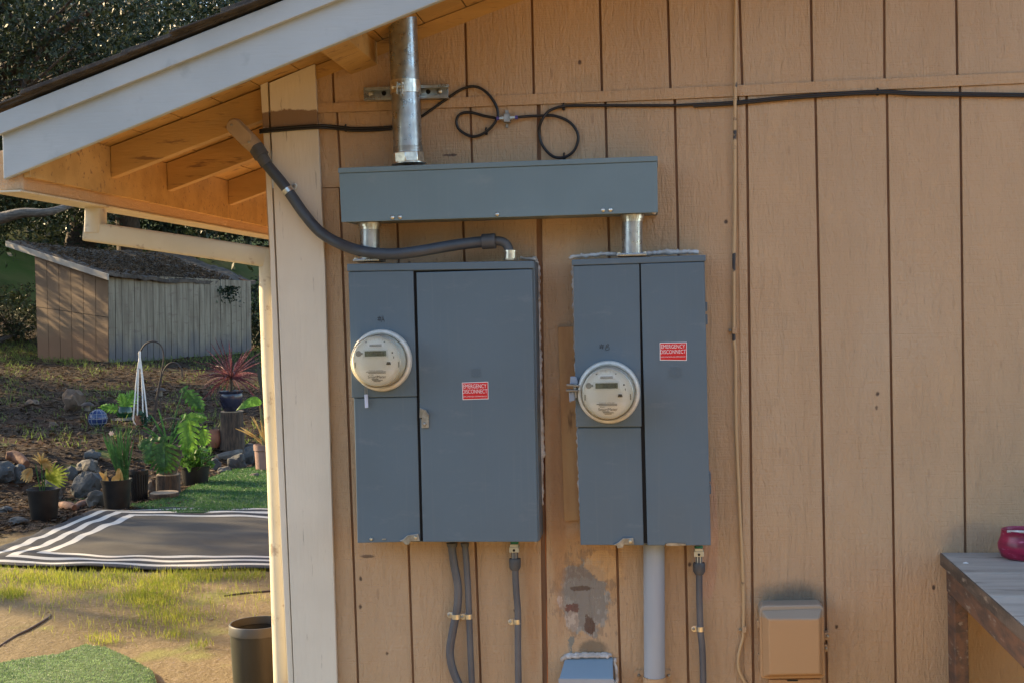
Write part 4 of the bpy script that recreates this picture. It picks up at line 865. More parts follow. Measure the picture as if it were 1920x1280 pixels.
def blades(name, mat_, pts, hmin, hmax, wd, label, kind='stuff', per=1, lean=.5, parent=None, cat=None):
    n = len(pts); pts = np.array(pts); h = rng.uniform(hmin, hmax, n); d = rng.normal(size=(n, 3))*lean*.5; d[:, 2] = 1; d /= np.linalg.norm(d, axis=1)[:, None]
    A = d*h[:, None]/2; C = pts+A; B = np.cross(A, rdir(n)); B /= np.linalg.norm(B, axis=1)[:, None]; B *= wd
    return quads(name, mat_, C, A, B, parent=parent, label=label, kind=kind, cat=cat)
# turf mats
def turf(name, label, outline, seed, fuzz):
    ctr = [gp(*q) for q in outline]; bm = bmesh.new()
    vs = [bm.verts.new((p.x, p.y, 0)) for p in ctr]; bm.faces.new(vs)
    bmesh.ops.triangulate(bm, faces=bm.faces); bmesh.ops.subdivide_edges(bm, edges=bm.edges, cuts=12, use_grid_fill=True)
    m = M(); m.v = [(v.co.x, v.co.y, hgt(v.co.x, v.co.y)+.022+.02*mn.noise((v.co.x*2, v.co.y*2, seed))) for v in bm.verts]; m.f = [tuple(v.index for v in f.verts) for f in bm.faces]
    bm.verts.index_update(); m.f = [tuple(v.index for v in f.verts) for f in bm.faces]; bm.free()
    t = NT(name+'_mat'); cc = t.mix(t.ramp(t.noise(5, 5), .35, .65), *(((.02, .075, .022), (.04, .10, .028)) if seed == 1 else ((.09, .155, .065), (.13, .19, .085)))); cc = t.mix(t.ramp(t.noise(60, 4), .5, .75), cc, (.07, .13, .045) if seed == 1 else (.14, .22, .10)); cc = t.mix(t.ramp(t.noise(14, 4, off=(4, 4, 4)), .68, .72, 0, .6), cc, (.12, .08, .04)); t.bump(t.noise(90, 5, rough=.8), .02)
    root = thing(name, label, 'artificial turf', (m.v[0][0], m.v[0][1], 0)); o = part('backing', m, t.col(cc, .85), root, smooth=180); s_ = o.modifiers.new('solid', 'SOLIDIFY'); s_.thickness = .012
    tri = [(np.array(m.v[f[0]]), np.array(m.v[f[1]]), np.array(m.v[f[2]])) for f in m.f]; w_ = np.array([np.linalg.norm(np.cross(b-a, c-a)) for a, b, c in tri]); id_ = rng.choice(len(tri), fuzz, p=w_/w_.sum()); A0_, B0_, C0_ = (np.array([tri[k][q] for k in id_]) for q in range(3))
    u = rng.uniform(0, 1, (fuzz, 1)); v = rng.uniform(0, 1, (fuzz, 1)); fl = (u+v) > 1; u = np.where(fl, 1-u, u); v = np.where(fl, 1-v, v); pp = A0_+(B0_-A0_)*u+(C0_-A0_)*v
    pl = blades('pile', leafm(name+'_pile', (.035, .10, .028), (.06, .13, .038), .4) if seed == 1 else leafm(name+'_pile', (.12, .20, .085), (.16, .24, .11), .4), pp, *((.012, .026, .0028) if seed == 1 else (.004, .009, .002)), None, lean=1., parent=root, kind='stuff'); return root
turf('turf_mat', 'green artificial turf mat laid beyond the striped rug', [(240, 950), (300, 942), (345, 925), (390, 900), (440, 882), (520, 872), (640, 872), (640, 966), (507, 961), (380, 966), (330, 966), (290, 960)], 1, 26000)
turf('turf_mat', 'green artificial turf mat at the photo\'s bottom left corner', [(-40, 1255), (60, 1240), (110, 1236), (160, 1217), (200, 1222), (250, 1246), (286, 1266), (294, 1290), (294, 1400), (-60, 1400)], 2, 26000)

# leaf litter on the slope
n = 110000; U = rng.uniform(0, 1, n)**1.25*25-1.6; Vv = np.where(rng.uniform(0, 1, n) < .78, rng.uniform(-5, 8, n), rng.uniform(8, 17, n))
LX = A0.x+bn.x*U+bd.x*Vv; LY = A0.y+bn.y*U+bd.y*Vv
LZ = np.array([hgt(a, b) for a, b in zip(LX, LY)])+rng.uniform(.003, .02, n)
dA = rdir(n); dA[:, 2] *= .35; dA *= rng.uniform(.02, .055, n)[:, None]; dB = np.cross(dA, np.array([0, 0, 1.])+rng.normal(size=(n, 3))*.35)*.5
keep = (np.abs(Vv-6) < 50)
quads('leaf_litter', m_litter, np.c_[LX, LY, LZ], dA, dB, label='dry brown leaf litter covering the slope', kind='stuff')

# grass
pts = []
cl_ = [(60, 1085, 90, 14, 1500), (150, 1095, 80, 16, 900), (215, 1080, 40, 8, 300), (300, 1100, 60, 18, 1100), (270, 1125, 55, 14, 1200), (375, 1083, 90, 10, 1100), (330, 1160, 60, 16, 450), (20, 1115, 30, 12, 600), (195, 1205, 40, 7, 160), (380, 1215, 25, 5, 60), (470, 1082, 40, 9, 250), (290, 1140, 50, 30, 500), (100, 1140, 60, 20, 100), (450, 1110, 60, 18, 70), (250, 1180, 130, 25, 260), (120, 1110, 110, 26, 500), (400, 1130, 110, 30, 300), (330, 1195, 30, 8, 120)]
for cx, cy, sx, sy, n in cl_:
    for _ in range(int(n*.9)):
        q = G(cx+random.gauss(0, sx*.55), cy+random.gauss(0, sy*.55), 0)
        if (q-NL).dot(bk) < .0 and q.x < -1.5 and 4.4 < (q-CAM).dot(cF) < 9: pts.append((q.x, q.y, hgt(q.x, q.y)))
blades('grass', m_grass, pts, .02, .065, .0016, 'thin patches of bright green grass sprouting from the sandy ground')
pts = []
for _ in range(11000):
    px, py = random.uniform(-20, 520), random.gauss(662, 16) if random.random() < .6 else random.uniform(640, 840)
    if mn.noise((px*.02, py*.04, 1)) < .05 and py > 680: continue
    q = gp(px, py, 8)
    if not 9.5 < (q-CAM).dot(cF) < 32: continue
    for _k in range(1): pts.append((q.x+random.gauss(0, .05), q.y+random.gauss(0, .05), q.z))
blades('weed_patches', m_weed, pts, .03, .13, .004, 'low green weeds growing through the leaf litter on the slope', lean=.9)
pts = []
for _ in range(9000):
    u, v = random.uniform(16, 34), random.uniform(-6, 22); x, y = A0.x+bn.x*u+bd.x*v, A0.y+bn.y*u+bd.y*v
    q = Vector((x, y, 2))-CAM
    if 960+FPX*q.dot(cR)/q.dot(cF) < 300: continue
    pts.append((x, y, hgt(x, y)))
blades('far_grass', leafm('far_grass_painted_sun', (.16, .26, .03), (.24, .32, .05), .5), pts, .08, .3, .012, 'green grass coloured as if sunlit on the hillside behind the shed', lean=.8)  # blade colour brightened to stand for sunlight on the far grass

# pebbles, chips and dead stalks on the sand
n = 5200; px_a = rng.uniform(-8.5, -1.6, n); py_a = rng.uniform(-1, 5.2, n); C = np.c_[px_a, py_a, [hgt(a, b) for a, b in zip(px_a, py_a)]]; C[:, 2] += .003
A = rdir(n); A[:, 2] *= .25; A *= (rng.uniform(.003, .016, n)**1.0)[:, None]; B = np.cross(A, np.array([0, 0, 1.])+rng.normal(size=(n, 3))*.3)*rng.uniform(.15, .6, n)[:, None]
quads('ground_debris', leafm('chip', (.20, .13, .07), (.09, .06, .04), .1, 30., (.45, .36, .25)), C, A, B, label='scattered chips and dead stalks on the sandy ground', kind='stuff')
# dark edging lines on the sandy ground
for lab, ln in (('thin dark line of buried edging, at the left by the front turf mat', [(-10, 1217), (25, 1195), (55, 1180), (88, 1160), (95, 1152)]), ('thin dark line of buried edging near the striped rug\'s right end', [(420, 1117), (455, 1113), (500, 1109), (540, 1106)])):
    m = M(); m.tube(spline([gp(*q)+Vector((0, 0, .002)) for q in ln], 6), .006, 8, rf=lambda t: .006*(1-.7*abs(2*t-1)**2)+.002); tag(part('garden_edging', m, m_iron, smooth=60), lab, 'edging')

# waste bin by the corner
bd_ = 4.8; bcn = D(484, 1166, bd_); zt_ = bcn.z; r_b = 55*bd_/FPX
bn_ = thing('waste_bin', 'dark olive plastic bin with open top standing by the corner', 'bin', (bcn.x, bcn.y, 0))
m = M(); m.lathe((bcn.x, bcn.y, 0), [(r_b*.80, 0), (r_b*.83, .01), (r_b*.955, zt_-.035), (r_b*.955, zt_-.03), (r_b*.90, zt_-.03), (r_b*.78, .012), (.0001, .012)], 48); part('body', m, m_bin, bn_, smooth=50)
m = M(); m.lathe((bcn.x, bcn.y, 0), [(r_b*.965, zt_-.034), (r_b*1.0, zt_-.034), (r_b*.985, zt_-.004), (r_b*.965, zt_), (r_b*.92, zt_), (r_b*.905, zt_-.028)], 48, cap=False); part('rim', m, mat('rim_plastic', (.06, .056, .043), rough=.45), bn_, smooth=50)

# pots
def pot(name, label, cat, px, pyb, wtop, h, mt_, kind='nursery', group=None, base=None, taper=.78, seg=36, pname='pot_body'):
    b = base or gp(px, pyb); s = mpx(b); rt = wtop*s/2; H = h*s; b = Vector(b)+cF*0
    t = thing(name, label, cat, b, group)
    if kind == 'nursery': pr = [(rt*taper*.97, 0), (rt*taper, .01), (rt*.95, H*.9), (rt*1.0, H*.9), (rt*1.02, H), (rt*.96, H), (rt*.93, H*.93), (rt*.85, H*.86), (.0001, H*.86)]
    elif kind == 'terra': pr = [(rt*taper, 0), (rt*.93, H*.78), (rt*1.0, H*.8), (rt*1.0, H), (rt*.9, H), (rt*.86, H*.85), (.0001, H*.85)]
    elif kind == 'urn': pr = [(rt*.55, 0), (rt*.62, H*.03), (rt*.9, H*.5), (rt*.97, H*.72), (rt*.9, H*.86), (rt*1.0, H*.95), (rt*1.0, H), (rt*.88, H), (rt*.85, H*.88), (.0001, H*.86)]
    elif kind == 'round': pr = [(rt*.6, 0), (rt*.95, H*.3), (rt*1.0, H*.55), (rt*.8, H*.9), (rt*.72, H), (rt*.62, H), (rt*.6, H*.9), (.0001, H*.88)]
    m = M(); m.lathe(b, pr, seg); part(pname, m, mt_, t, smooth=50); return t, b, s, H, rt
def fan(m, base, d, L, n, w_, spread=2.2, droop=.5):
    d = Vector(d).normalized(); up_ = Vector((0, 0, 1)); sd2 = d.cross(Vector((.2, 1, .3))).normalized()
    for i in range(n):
        a = (i/(n-1)-.5)*spread; dr = d*math.cos(a)+sd2*math.sin(a); l = L*(1-.3*abs(a)/spread*2)*random.uniform(.85, 1)
        leafblade(m, base, dr, l, w_, droop)
def leafblade(m, base, d, L, w_, droop=.5, seg=5, wf=None, twist=0):
    d = Vector(d).normalized(); s_ = d.cross(Vector((random.uniform(-.5, .5), 1, random.uniform(-.2, .6)))); s_ = s_.normalized() if s_.length > .05 else Vector((1, 0, 0))
    p = Vector(base); vs = []
    if twist: s_ = (s_*math.cos(twist)+d.cross(s_)*math.sin(twist))
    for i in range(seg+1):
        f = i/seg; ww = w_*(wf(f) if wf else (math.sin(math.pi*min(1, f*.92+.06))**.6))
        vs += [p-s_*ww, p+s_*ww]; d = (d+Vector((0, 0, -droop/seg))).normalized(); p = p+d*(L/seg)
    m.add(vs, [(2*i, 2*i+1, 2*i+3, 2*i+2) for i in range(seg)])
def philo(m, base, d, nrm, L, W, lobes=7, seed=0):
    """deeply lobed leaf: midrib along d, lobes to both sides, facing nrm"""
    rnd = random.Random(seed); d = Vector(d).normalized(); nrm = Vector(nrm).normalized(); nrm = (nrm-d*nrm.dot(d)).normalized(); s_ = d.cross(nrm)
    base = Vector(base); vs = []; fs = []
    for sd_ in (-1, 1):
        for i in range(lobes):
            f = i/(lobes-1); y0 = L*(.02+.86*f); env = math.sin(math.pi*(.18+.74*f))**.8
            ll = W*env*rnd.uniform(.88, 1.05); hw = L/lobes*.40; a = .15+f*.75-(.55 if i == 0 else 0)
            dirv = (s_*sd_*math.cos(a)+d*math.sin(a))
            per_ = (d*math.cos(a)-s_*sd_*math.sin(a))
            p = base+d*y0; ring = []
            for k, (u, wf) in enumerate(((0, 1.25), (.35, 1.1), (.6, 1.0), (.82, .85), (1, .15))):
                q = p+dirv*ll*u+d*ll*.12*u*u-nrm*(ll*.30*u*u)+nrm*.02*L*math.sin(u*7+i)
                ring += [q-per_*hw*wf, q+per_*hw*wf]
            o = len(m.v); m.v += [tuple(q) for q in ring]; m.f += [(o+2*k, o+2*k+1, o+2*k+3, o+2*k+2) for k in range(4)]
    leafblade(m, base-d*L*.02, d, L*1.12, W*.13, .1, 5)

tocam = Vector((cR.x*.0-cF.x, -cF.y, 0)).normalized(); RT = Vector((cR.x, cR.y, 0)).normalized(); UP = Vector((0, 0, 1)); BK = -tocam
def off(b, dx, dz, s, back=0): return Vector(b)+RT*dx*s+UP*dz*s+BK*back

# palm in black pot
t, b, s, H, rt = pot('potted_palm', 'yellowing palm seedling in black pot, leftmost by the rug', 'potted plant', 83, 973, 60, 58, m_bpot)
m = M()
for dx, top in ((4, 88), (-13, 104), (-2, 110)):
    m.tube([off(b, dx*.4, 50, s), off(b, dx, top, s)], .005, 6)
part('stem', m, m_strap, t)
m = M(); fan(m, off(b, 6, 76, s), RT+UP*.55, 50*s, 12, .011, 1.9, .3); part('fan_leaf', m, m_palm, t)
m = M(); fan(m, off(b, -13, 98, s, -.08), -RT*.6-UP*.6, 34*s, 7, .012, 1.3, .4); part('fan_leaf', m, m_palmdry, t, label='withered orange fan leaf')
m = M(); fan(m, off(b, -2, 104, s), RT*.5+UP*.5-BK*.3, 36*s, 11, .010, 2.6, .9); fan(m, off(b, -4, 104, s), RT*.9+UP*.2-BK*.2, 36*s, 8, .010, 1.4, .9); part('fan_leaf', m, m_palmdry, t)
m = M()
for i in range(6): leafblade(m, off(b, -4+i*3, 62, s), RT*(i-2)*.4+UP*.6-BK*.3, 16*s, .004, 1)
part('leaflets', m, m_palm, t)
# narcissus pot
t, b, s, H, rt = pot('potted_narcissus', 'tall strap-leaved plant with one white flower in black pot', 'potted plant', 220, 955, 57, 58, m_bpot)
m = M()
for i in range(34):
    leafblade(m, off(b, random.uniform(6, 20), 52, s, random.uniform(-.03, .05)), RT*random.uniform(-.35, .25)+UP+BK*random.uniform(-.15, .15), random.uniform(70, 106)*s, .0065, random.uniform(.02, .25), 6)
part('strap_leaves', m, m_strap, t)
m = M(); m.tube(spline([off(b, 10, 52, s), off(b, 2, 110, s), off(b, -6, 143, s)], 4), .0035, 6); part('flower_stem', m, m_strap, t)
m = M()
for i in range(6): a = i*math.pi/3; leafblade(m, off(b, -6, 144, s, -.01), RT*math.cos(a)+UP*math.sin(a), 5*s, .009, .0, 3)
part('flower', m, mat('petal', (.75, .55, .42), rough=.6), t)
m = M()
for i in range(5): leafblade(m, off(b, -22+i*9, 52, s, -.04), RT*random.uniform(-.4, .4)+UP*.9, random.uniform(14, 30)*s, .02, .8, 4)
part('withered_leaves', m, m_palmdry, t)
# ridged pot behind
b0 = gp(262, 938)
t, b, s, H, rt = pot('ridged_pot', 'black ridged pot half hidden behind the narcissus pot', 'pot', 262, 938, 34, 58, m_bpot)
m = M()
for i in range(22): a = i*2*math.pi/22; m.tube([b+Vector((math.cos(a)*rt*.79, math.sin(a)*rt*.79, .01)), b+Vector((math.cos(a)*rt*.97, math.sin(a)*rt*.97, H*.88))], .006, 6)
part('ridges', m, m_bpot, t)
m = M(); m.blob(b+UP*(H*.9), rt*.7, 1, .4, 2, 3, (1, 1, .4)); part('withered_leaf', m, m_rust_log, t)

def log(name, label, px, pyb, w_, h, mt_=m_bark, top=m_cutwood, cat='log stump', group='log stump plant stands'):
    b = gp(px, pyb); s = mpx(b); t = thing(name, label, cat, b, group); r = w_*s/2
    m = M(); m.lathe(b-UP*.03, [(r*1.06, 0), (r, h*s*.4), (r*.97, h*s+.03)], 26, wob=.16, seed=px); part('bark', m, mt_, t, smooth=60)
    m = M(); m.lathe(b+UP*(h*s), [(r*.95, -.002), (r*.94, .006), (.0001, .008)], 26, wob=.16, seed=px); part('cut_top', m, top, t, smooth=40); return t, b, s, r, h*s
# philodendron on stump
t, b, s, r, H = log('stump', 'short bark-covered stump under the basket of big lobed leaves', 316, 925, 46, 36)
b2 = b+UP*(H+.008)
t, b3, s, H3, rt = pot('planter_basket', 'worn brown bowl planter on the short stump with huge lobed leaves', 'potted plant', 0, 0, 66, 52, mat('basket', (.09, .075, .05), (.05, .04, .03), .8, ns=20), base=b2, taper=.5, pname='bowl')
m = M(); m.tube(spline([off(b2, -33, 40, s), off(b2, -32, 75, s, .05), off(b2, -10, 100, s, .1), off(b2, 20, 98, s, .1), off(b2, 32, 70, s, .05), off(b2, 34, 42, s)], 5), .009, 8); part('handle', m, m_grey_log, t, smooth=60)
crown = off(b2, 2, 46, s)
# (base dx,dz) measured from photo pixels around px 316, stump top
def lf(px0, py0, px1, py1, W, mt_, sd_, back=0., face=(0, 0, .35), par=None):
    q0 = D(px0, py0, depth(b2)+back); q1 = D(px1, py1, depth(b2)+back-.06); m = M()
    philo(m, q0, q1-q0, tocam+Vector(face), (q1-q0).length, W*s, 8, sd_); lo = part('lobed_leaf', m, mt_, par or t)
    m = M(); m.tube(spline([crown, crown.lerp(q0, .55)+UP*.05, q0], 5), .006, 6); part('leaf_stalk', m, m_strap, lo)
lf(306, 822, 306, 884, 34, m_philo, 1, -.32); lf(352, 780, 352, 852, 26, m_philo2, 2, -.15); lf(345, 778, 388, 784, 16, m_philo2, 3, .1, (0, 0, .9)); lf(288, 825, 276, 868, 20, m_philo, 4, -.28)
lf(345, 728, 382, 772, 18, m_philo, 5, .15, (0, 0, .6)); lf(380, 800, 384, 835, 16, m_philo2, 7, .2); lf(283, 822, 262, 840, 15, m_philo, 8, .0)
m = M()
for i in range(7): leafblade(m, off(crown, 0, 0, s), RT*random.uniform(-.9, .6)+UP, random.uniform(50, 85)*s, .010, .6, 6)
part('narrow_leaves', m, m_strap, t)
# tub with greens
t, b, s, H, rt = pot('planter_tub', 'round black tub of bright green herbs beside the short stump', 'potted plant', 367, 908, 54, 36, m_bpot, taper=.85)
n = 260; a = rng.uniform(0, 6.28, n); rr_ = rng.uniform(0, 1, n)**.5*rt*1.25; C = np.c_[b.x+np.cos(a)*rr_, b.y+np.sin(a)*rr_, b.z+H+rng.uniform(-.02, .18, n)]; A = rdir(n)*rng.uniform(.02, .045, n)[:, None]; quads('herb_foliage', m_herb, C, A, np.cross(A, rdir(n))*.5, parent=t)
m = M()
for i in range(40): leafblade(m, b+UP*H*.9+Vector((random.uniform(-1, 1)*rt*.6, random.uniform(-1, 1)*rt*.6, 0)), Vector((random.gauss(0, .6), random.gauss(0, .6), 1)), random.uniform(.12, .26), .008, .8, 5)
part('stems', m, m_herb, t)
pot('terracotta_pot', 'rounded terracotta pot lying empty beside the tall stump', 'pot', 401, 838, 31, 33, m_terra, 'round')
# tall stump + blue pot with cordyline
t, b, s, r, H = log('stump', 'tall dark stump carrying the dark blue pot', 436, 844, 45, 73)
b2 = b+UP*(H+.008)
t, b3, s, H3, rt = pot('potted_cordyline', 'spiky red cordyline in dark blue glazed pot on tall stump', 'potted plant', 0, 0, 46, 38, m_bluepot, 'urn', base=b2)
m = M(); top = off(b2, 1, 62, s); m.tube([off(b2, 0, 34, s), top], .02, 8); part('trunk', m, m_bark, t)
m = M()
for i in range(80):
    el = random.uniform(-.35, 1.3); az = random.uniform(0, 6.28); leafblade(m, top, Vector((math.cos(az)*math.cos(el), math.sin(az)*math.cos(el), math.sin(el))), random.uniform(44, 90)*s, .0075, random.uniform(.1, .5) if el > .6 else random.uniform(.5, 1.5), 8)
part('spiky_leaves', m, m_cord, t)
# big pale terracotta pot at the corner
t, b, s, H, rt = pot('potted_bird_of_paradise', 'tall pale terracotta pot with broad-leaved plant beside the corner', 'potted plant', 500, 884, 46, 52, m_pinkterra, 'terra', taper=.85)
m = M()
for dx, tp, lean_ in ((-4, 130, -6), (2, 150, 4), (6, 110, -14)): m.tube(spline([off(b, dx, 46, s), off(b, dx+lean_*.3, 90, s), off(b, dx+lean_, tp, s)], 4), .012, 8, rf=lambda t: .02-.014*t)
part('stalk', m, mat('dry_stalk', (.20, .10, .05), (.10, .12, .04), .7, ns=8), t)
m = M(); leafblade(m, off(b, -6, 128, s, -.02), -RT*1+UP*.65, 52*s, 13*s, 1.5, 8, lambda f: math.sin(math.pi*min(1, f*.9+.08))); part('broad_leaf', m, m_philo2, t)
m = M(); leafblade(m, off(b, -2, 140, s), -RT*.1+UP, 60*s, 5*s, .9, 8); part('broad_leaf', m, mat('dark_leaf', (.03, .03, .02)), t, label='dark withered curled leaf')
m = M()
for i in range(10): leafblade(m, off(b, random.uniform(-8, 8), 46, s), Vector((random.gauss(0, .5), random.gauss(0, .5), 1)), random.uniform(30, 90)*s, .012, .4, 6)
part('dry_blades', m, m_palmdry, t)
# green pot on slope
t, b, s, H, rt = pot('potted_philodendron', 'round green glazed pot with two lobed leaves on the slope', 'potted plant', 234, 785, 30, 24, m_greenglass, 'round')
for k, (a_, b_, L_, W_) in enumerate((((4, 22), (RT*.6+UP*1.), 34, 18), ((-6, 20), (-RT*1+UP*.15), 38, 12), ((2, 22), (-RT*.2+UP*.9), 26, 14))):
    m = M(); philo(m, off(b, *a_, s, -.05), b_, tocam+UP*.4, L_*s, W_*s, 7, 20+k); part('lobed_leaf', m, m_philo2, t)
m = M(); sb = gp(238, 786); m.blob(sb, .16, 2, .2, 1.5, 4, (1.3, .8, .18)); tag(part('flat_stone', m, m_rock2, smooth=40), 'flat pale stone under the green glazed pot', 'rock')
# glass float ball with net
b = gp(184, 801); s = mpx(b); t = thing('glass_float', 'blue glass float ball wrapped in rope net on the slope', 'glass float', b)
r = 17*s; m = M(); m.lathe(b+UP*r, [(max(.0001, r*math.sin(a)), -r*math.cos(a)) for a in np.linspace(0, math.pi, 17)], 28); part('ball', m, m_blueglass, t, smooth=180)
m = M(); cb = b+UP*r
for k in range(5): a = k*math.pi/5; m.tube([cb+Vector((math.cos(a)*math.sin(q)*r*1.02, math.sin(a)*math.sin(q)*r*1.02, math.cos(q)*r*1.02)) for q in np.linspace(0, 2*math.pi, 25)], .003, 5, cap=False)
for h_ in (-.5, 0, .5): rr2 = r*1.02*math.sqrt(1-h_*h_); m.tube([cb+Vector((math.cos(q)*rr2, math.sin(q)*rr2, h_*r*1.02)) for q in np.linspace(0, 2*math.pi, 25)], .003, 5, cap=False)
part('net', m, mat('net_rope', (.22, .24, .28), rough=.8), t)
# solar lights
def solar(px, pyb, pyt, label):
    b = gp(px, pyb); s = mpx(b); h = (pyb-pyt)*s; t = thing('solar_light', label, 'solar light', b, 'solar stake lights on the slope')
    m = M(); m.tube([b, b+UP*h*.62], .008, 8); part('stake', m, m_iron, t)
    m = M(); m.lathe(b+UP*h*.62, [(.02, 0), (.035, .01), (.035, h*.22), (.02, h*.24)], 16); part('lantern', m, mat('smoky_glass', (.10, .10, .09), rough=.2), t, smooth=40)
    m = M(); m.lathe(b+UP*h*.85, [(.075, 0), (.07, .012), (.035, .035), (.0001, .04)], 20); part('cap', m, m_iron, t, smooth=40)
solar(165, 802, 752, 'dark solar stake light beside the blue glass float'); solar(301, 775, 724, 'dark solar stake light behind the white hanger')
pot('plant_cup', 'small empty black plastic pot on the slope above the blue float', 'pot', 194, 773, 16, 22, m_bpot)
# shepherd hooks + macrame hanger
def hook(base, pts, label):
    b = gp(*base); dp = depth(b); t = tag(part('shepherd_hook', M().tube(spline([b-UP*.05]+[D(x, y, dp) for x, y in pts], 8), .009, 8), m_iron, smooth=60, loc=b), label, 'garden hook', 'rusty shepherd hooks'); return b, dp
hb, hd = hook((289, 800), [(291, 760), (300, 712), (307, 670), (302, 648), (288, 640), (273, 645), (264, 657), (259, 664)], 'tall rusty shepherd hook holding the white hanger')
hook((290, 802), [(292, 770), (300, 720), (307, 694), (318, 681), (331, 681), (340, 692), (341, 706)], 'shorter rusty shepherd hook with an empty arm')
zt2 = hd-.02
t = thing('plant_hanger', 'white knotted rope plant hanger hanging from the tall hook', 'plant hanger', D(263, 850, zt2))
m = M()
for lx, mid in ((251, 256), (258, 259), (268, 266), (275, 268)): m.tube(spline([D(262, 663, zt2), D(mid, 710, zt2), D(lx, 770, zt2-.03), D(lx, 790, zt2-.02), D(263, 800, zt2)], 5), .0085, 6)
m.tube(spline([D(263, 798, zt2), D(265, 820, zt2), D(266, 853, zt2)], 4), .011, 6); m.tube([D(262, 658, zt2), D(262, 690, zt2)], .014, 8); part('rope', m, m_rope, t, smooth=60)
hp_ = D(263, 796, zt2); s = mpx(hp_)
t, b, s, H, rt = pot('hanging_pot', 'small terracotta pot with trailing plant in the white hanger', 'potted plant', 0, 0, 19, 18, m_terra, 'terra', base=hp_)
n = 520; zz_ = rng.uniform(-60, 24, n); C = np.array([off(b, 9+random.gauss(0, 5)+(z_+20)*-.05, z_, s, random.gauss(0, .05)) for z_ in zz_]); A = rdir(n)*rng.uniform(.02, .04, n)[:, None]; quads('trailing_foliage', m_trail, C, A, np.cross(A, rdir(n))*.6, parent=t)

# wood pieces and rocks
def rock(px, pyb, w_, h, mt_, label, seed, cat='rock', name='rock', fl=1.):
    b = gp(px, pyb); s = mpx(b); m = M(); m.blob(b+UP*h*s*.4, w_*s/2, 3, .45, 1.3, seed, (1, .8, h/w_*1.15), cut=-h/w_*.9); tag(part(name, m, mt_, smooth=28, loc=b), label, cat, 'rocks bordering the slope' if name == 'rock' else None)
RK = [(8, 902, 44, 38, m_rock1, 'grey rock cut by the left photo edge'), (36, 903, 42, 30, m_rock1, 'grey rock behind the palm pot to its left'), (104, 934, 40, 46, m_rock2, 'pale brownish rock leaning behind the palm pot'), (163, 890, 46, 28, m_rock2, 'flat brownish rock resting above the big grey rock'), (164, 929, 58, 46, m_rock1, 'biggest blue-grey rock left of the narcissus pot'), (180, 950, 33, 30, m_rock2, 'small pale rock at the foot of the narcissus pot'), (34, 981, 36, 13, m_rock1, 'low flat stone left of the palm pot'), (285, 925, 24, 28, m_rock3, 'brown rock between the ridged pot and the short stump'), (404, 880, 24, 22, m_rock1, 'grey rock right of the black tub'), (444, 878, 34, 27, m_rock1, 'dark grey rock under the grey driftwood'), (466, 868, 26, 30, m_rock1, 'dark rock left of the pale terracotta pot'), (138, 768, 40, 38, m_rock3, 'brown rock standing on the slope above the blue float'), (172, 862, 30, 20, m_rock1, 'dark stone half buried behind the flat brownish rock'), (134, 897, 22, 24, m_rock1, 'small grey rock left of the big grey rock'), (421, 886, 22, 12, m_rock2, 'small pale stone in front of the driftwood'), (10, 960, 26, 12, m_rock1, 'low grey stone at the left photo edge'), (478, 896, 18, 10, m_rock2, 'small stone by the foot of the pale terracotta pot'), (232, 932, 22, 22, m_rock2, 'pale stone between the narcissus and ridged pots'), (60, 760, 26, 12, m_rock3, 'small brown stone alone on the bare slope'), (100, 800, 18, 9, m_rock3, 'tiny brown stone lower on the bare slope')]
for i, (px, py, w_, h, mt_, lab) in enumerate(RK): rock(px, py, w_, h, mt_, lab, i*1.7+1)
def branch(name, label, pts, r, mt_, cat='wood', up_=.6):
    m = M(); q = [gp(x, y)+UP*r*up_ for x, y in pts]; m.tube(spline(q, 5), r, 12, rf=lambda t: r*(.7+.4*math.sin(math.pi*t))); tag(part(name, m, mt_, smooth=60), label, cat)
branch('driftwood', 'curved grey driftwood piece in front of the tall stump', [(406, 862), (420, 860), (436, 857), (451, 850)], .045, m_grey_log)
branch('driftwood', 'short grey wood slab right of the tall stump', [(460, 845), (478, 849)], .06, m_grey_log)
branch('wood_chunk', 'orange rotting wood chunk behind the palm pot', [(12, 868), (30, 870), (50, 884)], .05, m_rust_log, up_=1.5)
branch('wood_chunk', 'reddish wood piece on the ground right of the palm pot', [(112, 950), (128, 953), (140, 956)], .035, m_rust_log)
branch('wood_chunk', 'orange bark strip between the palm and narcissus pots', [(140, 956), (152, 949), (166, 944)], .03, m_rust_log)
b = gp(309, 937); s = mpx(b); t = thing('wood_slice', 'round flat wood slice lying at the edge of the turf', 'wood slice', b)
m = M(); m.lathe(b+UP*.03, [(27*s, 0), (28*s, .02), (27.5*s, .035)], 30, wob=.06); part('bark_edge', m, m_bark, t, smooth=50)
m = M(); m.lathe(b+UP*.066, [(26.5*s, 0), (26*s, .004), (.0001, .005)], 30, wob=.06); part('cut_face', m, m_cutwood, t, smooth=40)
# fallen twigs on the slope, left
for i, (p0_, p1_, lab) in enumerate((((-8, 648), (66, 622), 'long dark plank lying against the shed\'s left side'), ((-8, 640), (60, 628), 'dark board lying behind the long plank left of the shed'))):
    m = M(); a_, b_ = gp(*p0_), gp(*p1_); m.tube([a_+UP*.08, b_+UP*.16], .05, 8, sq=(.03, .09, .4)); tag(part('plank', m, m_bark), lab, 'plank')

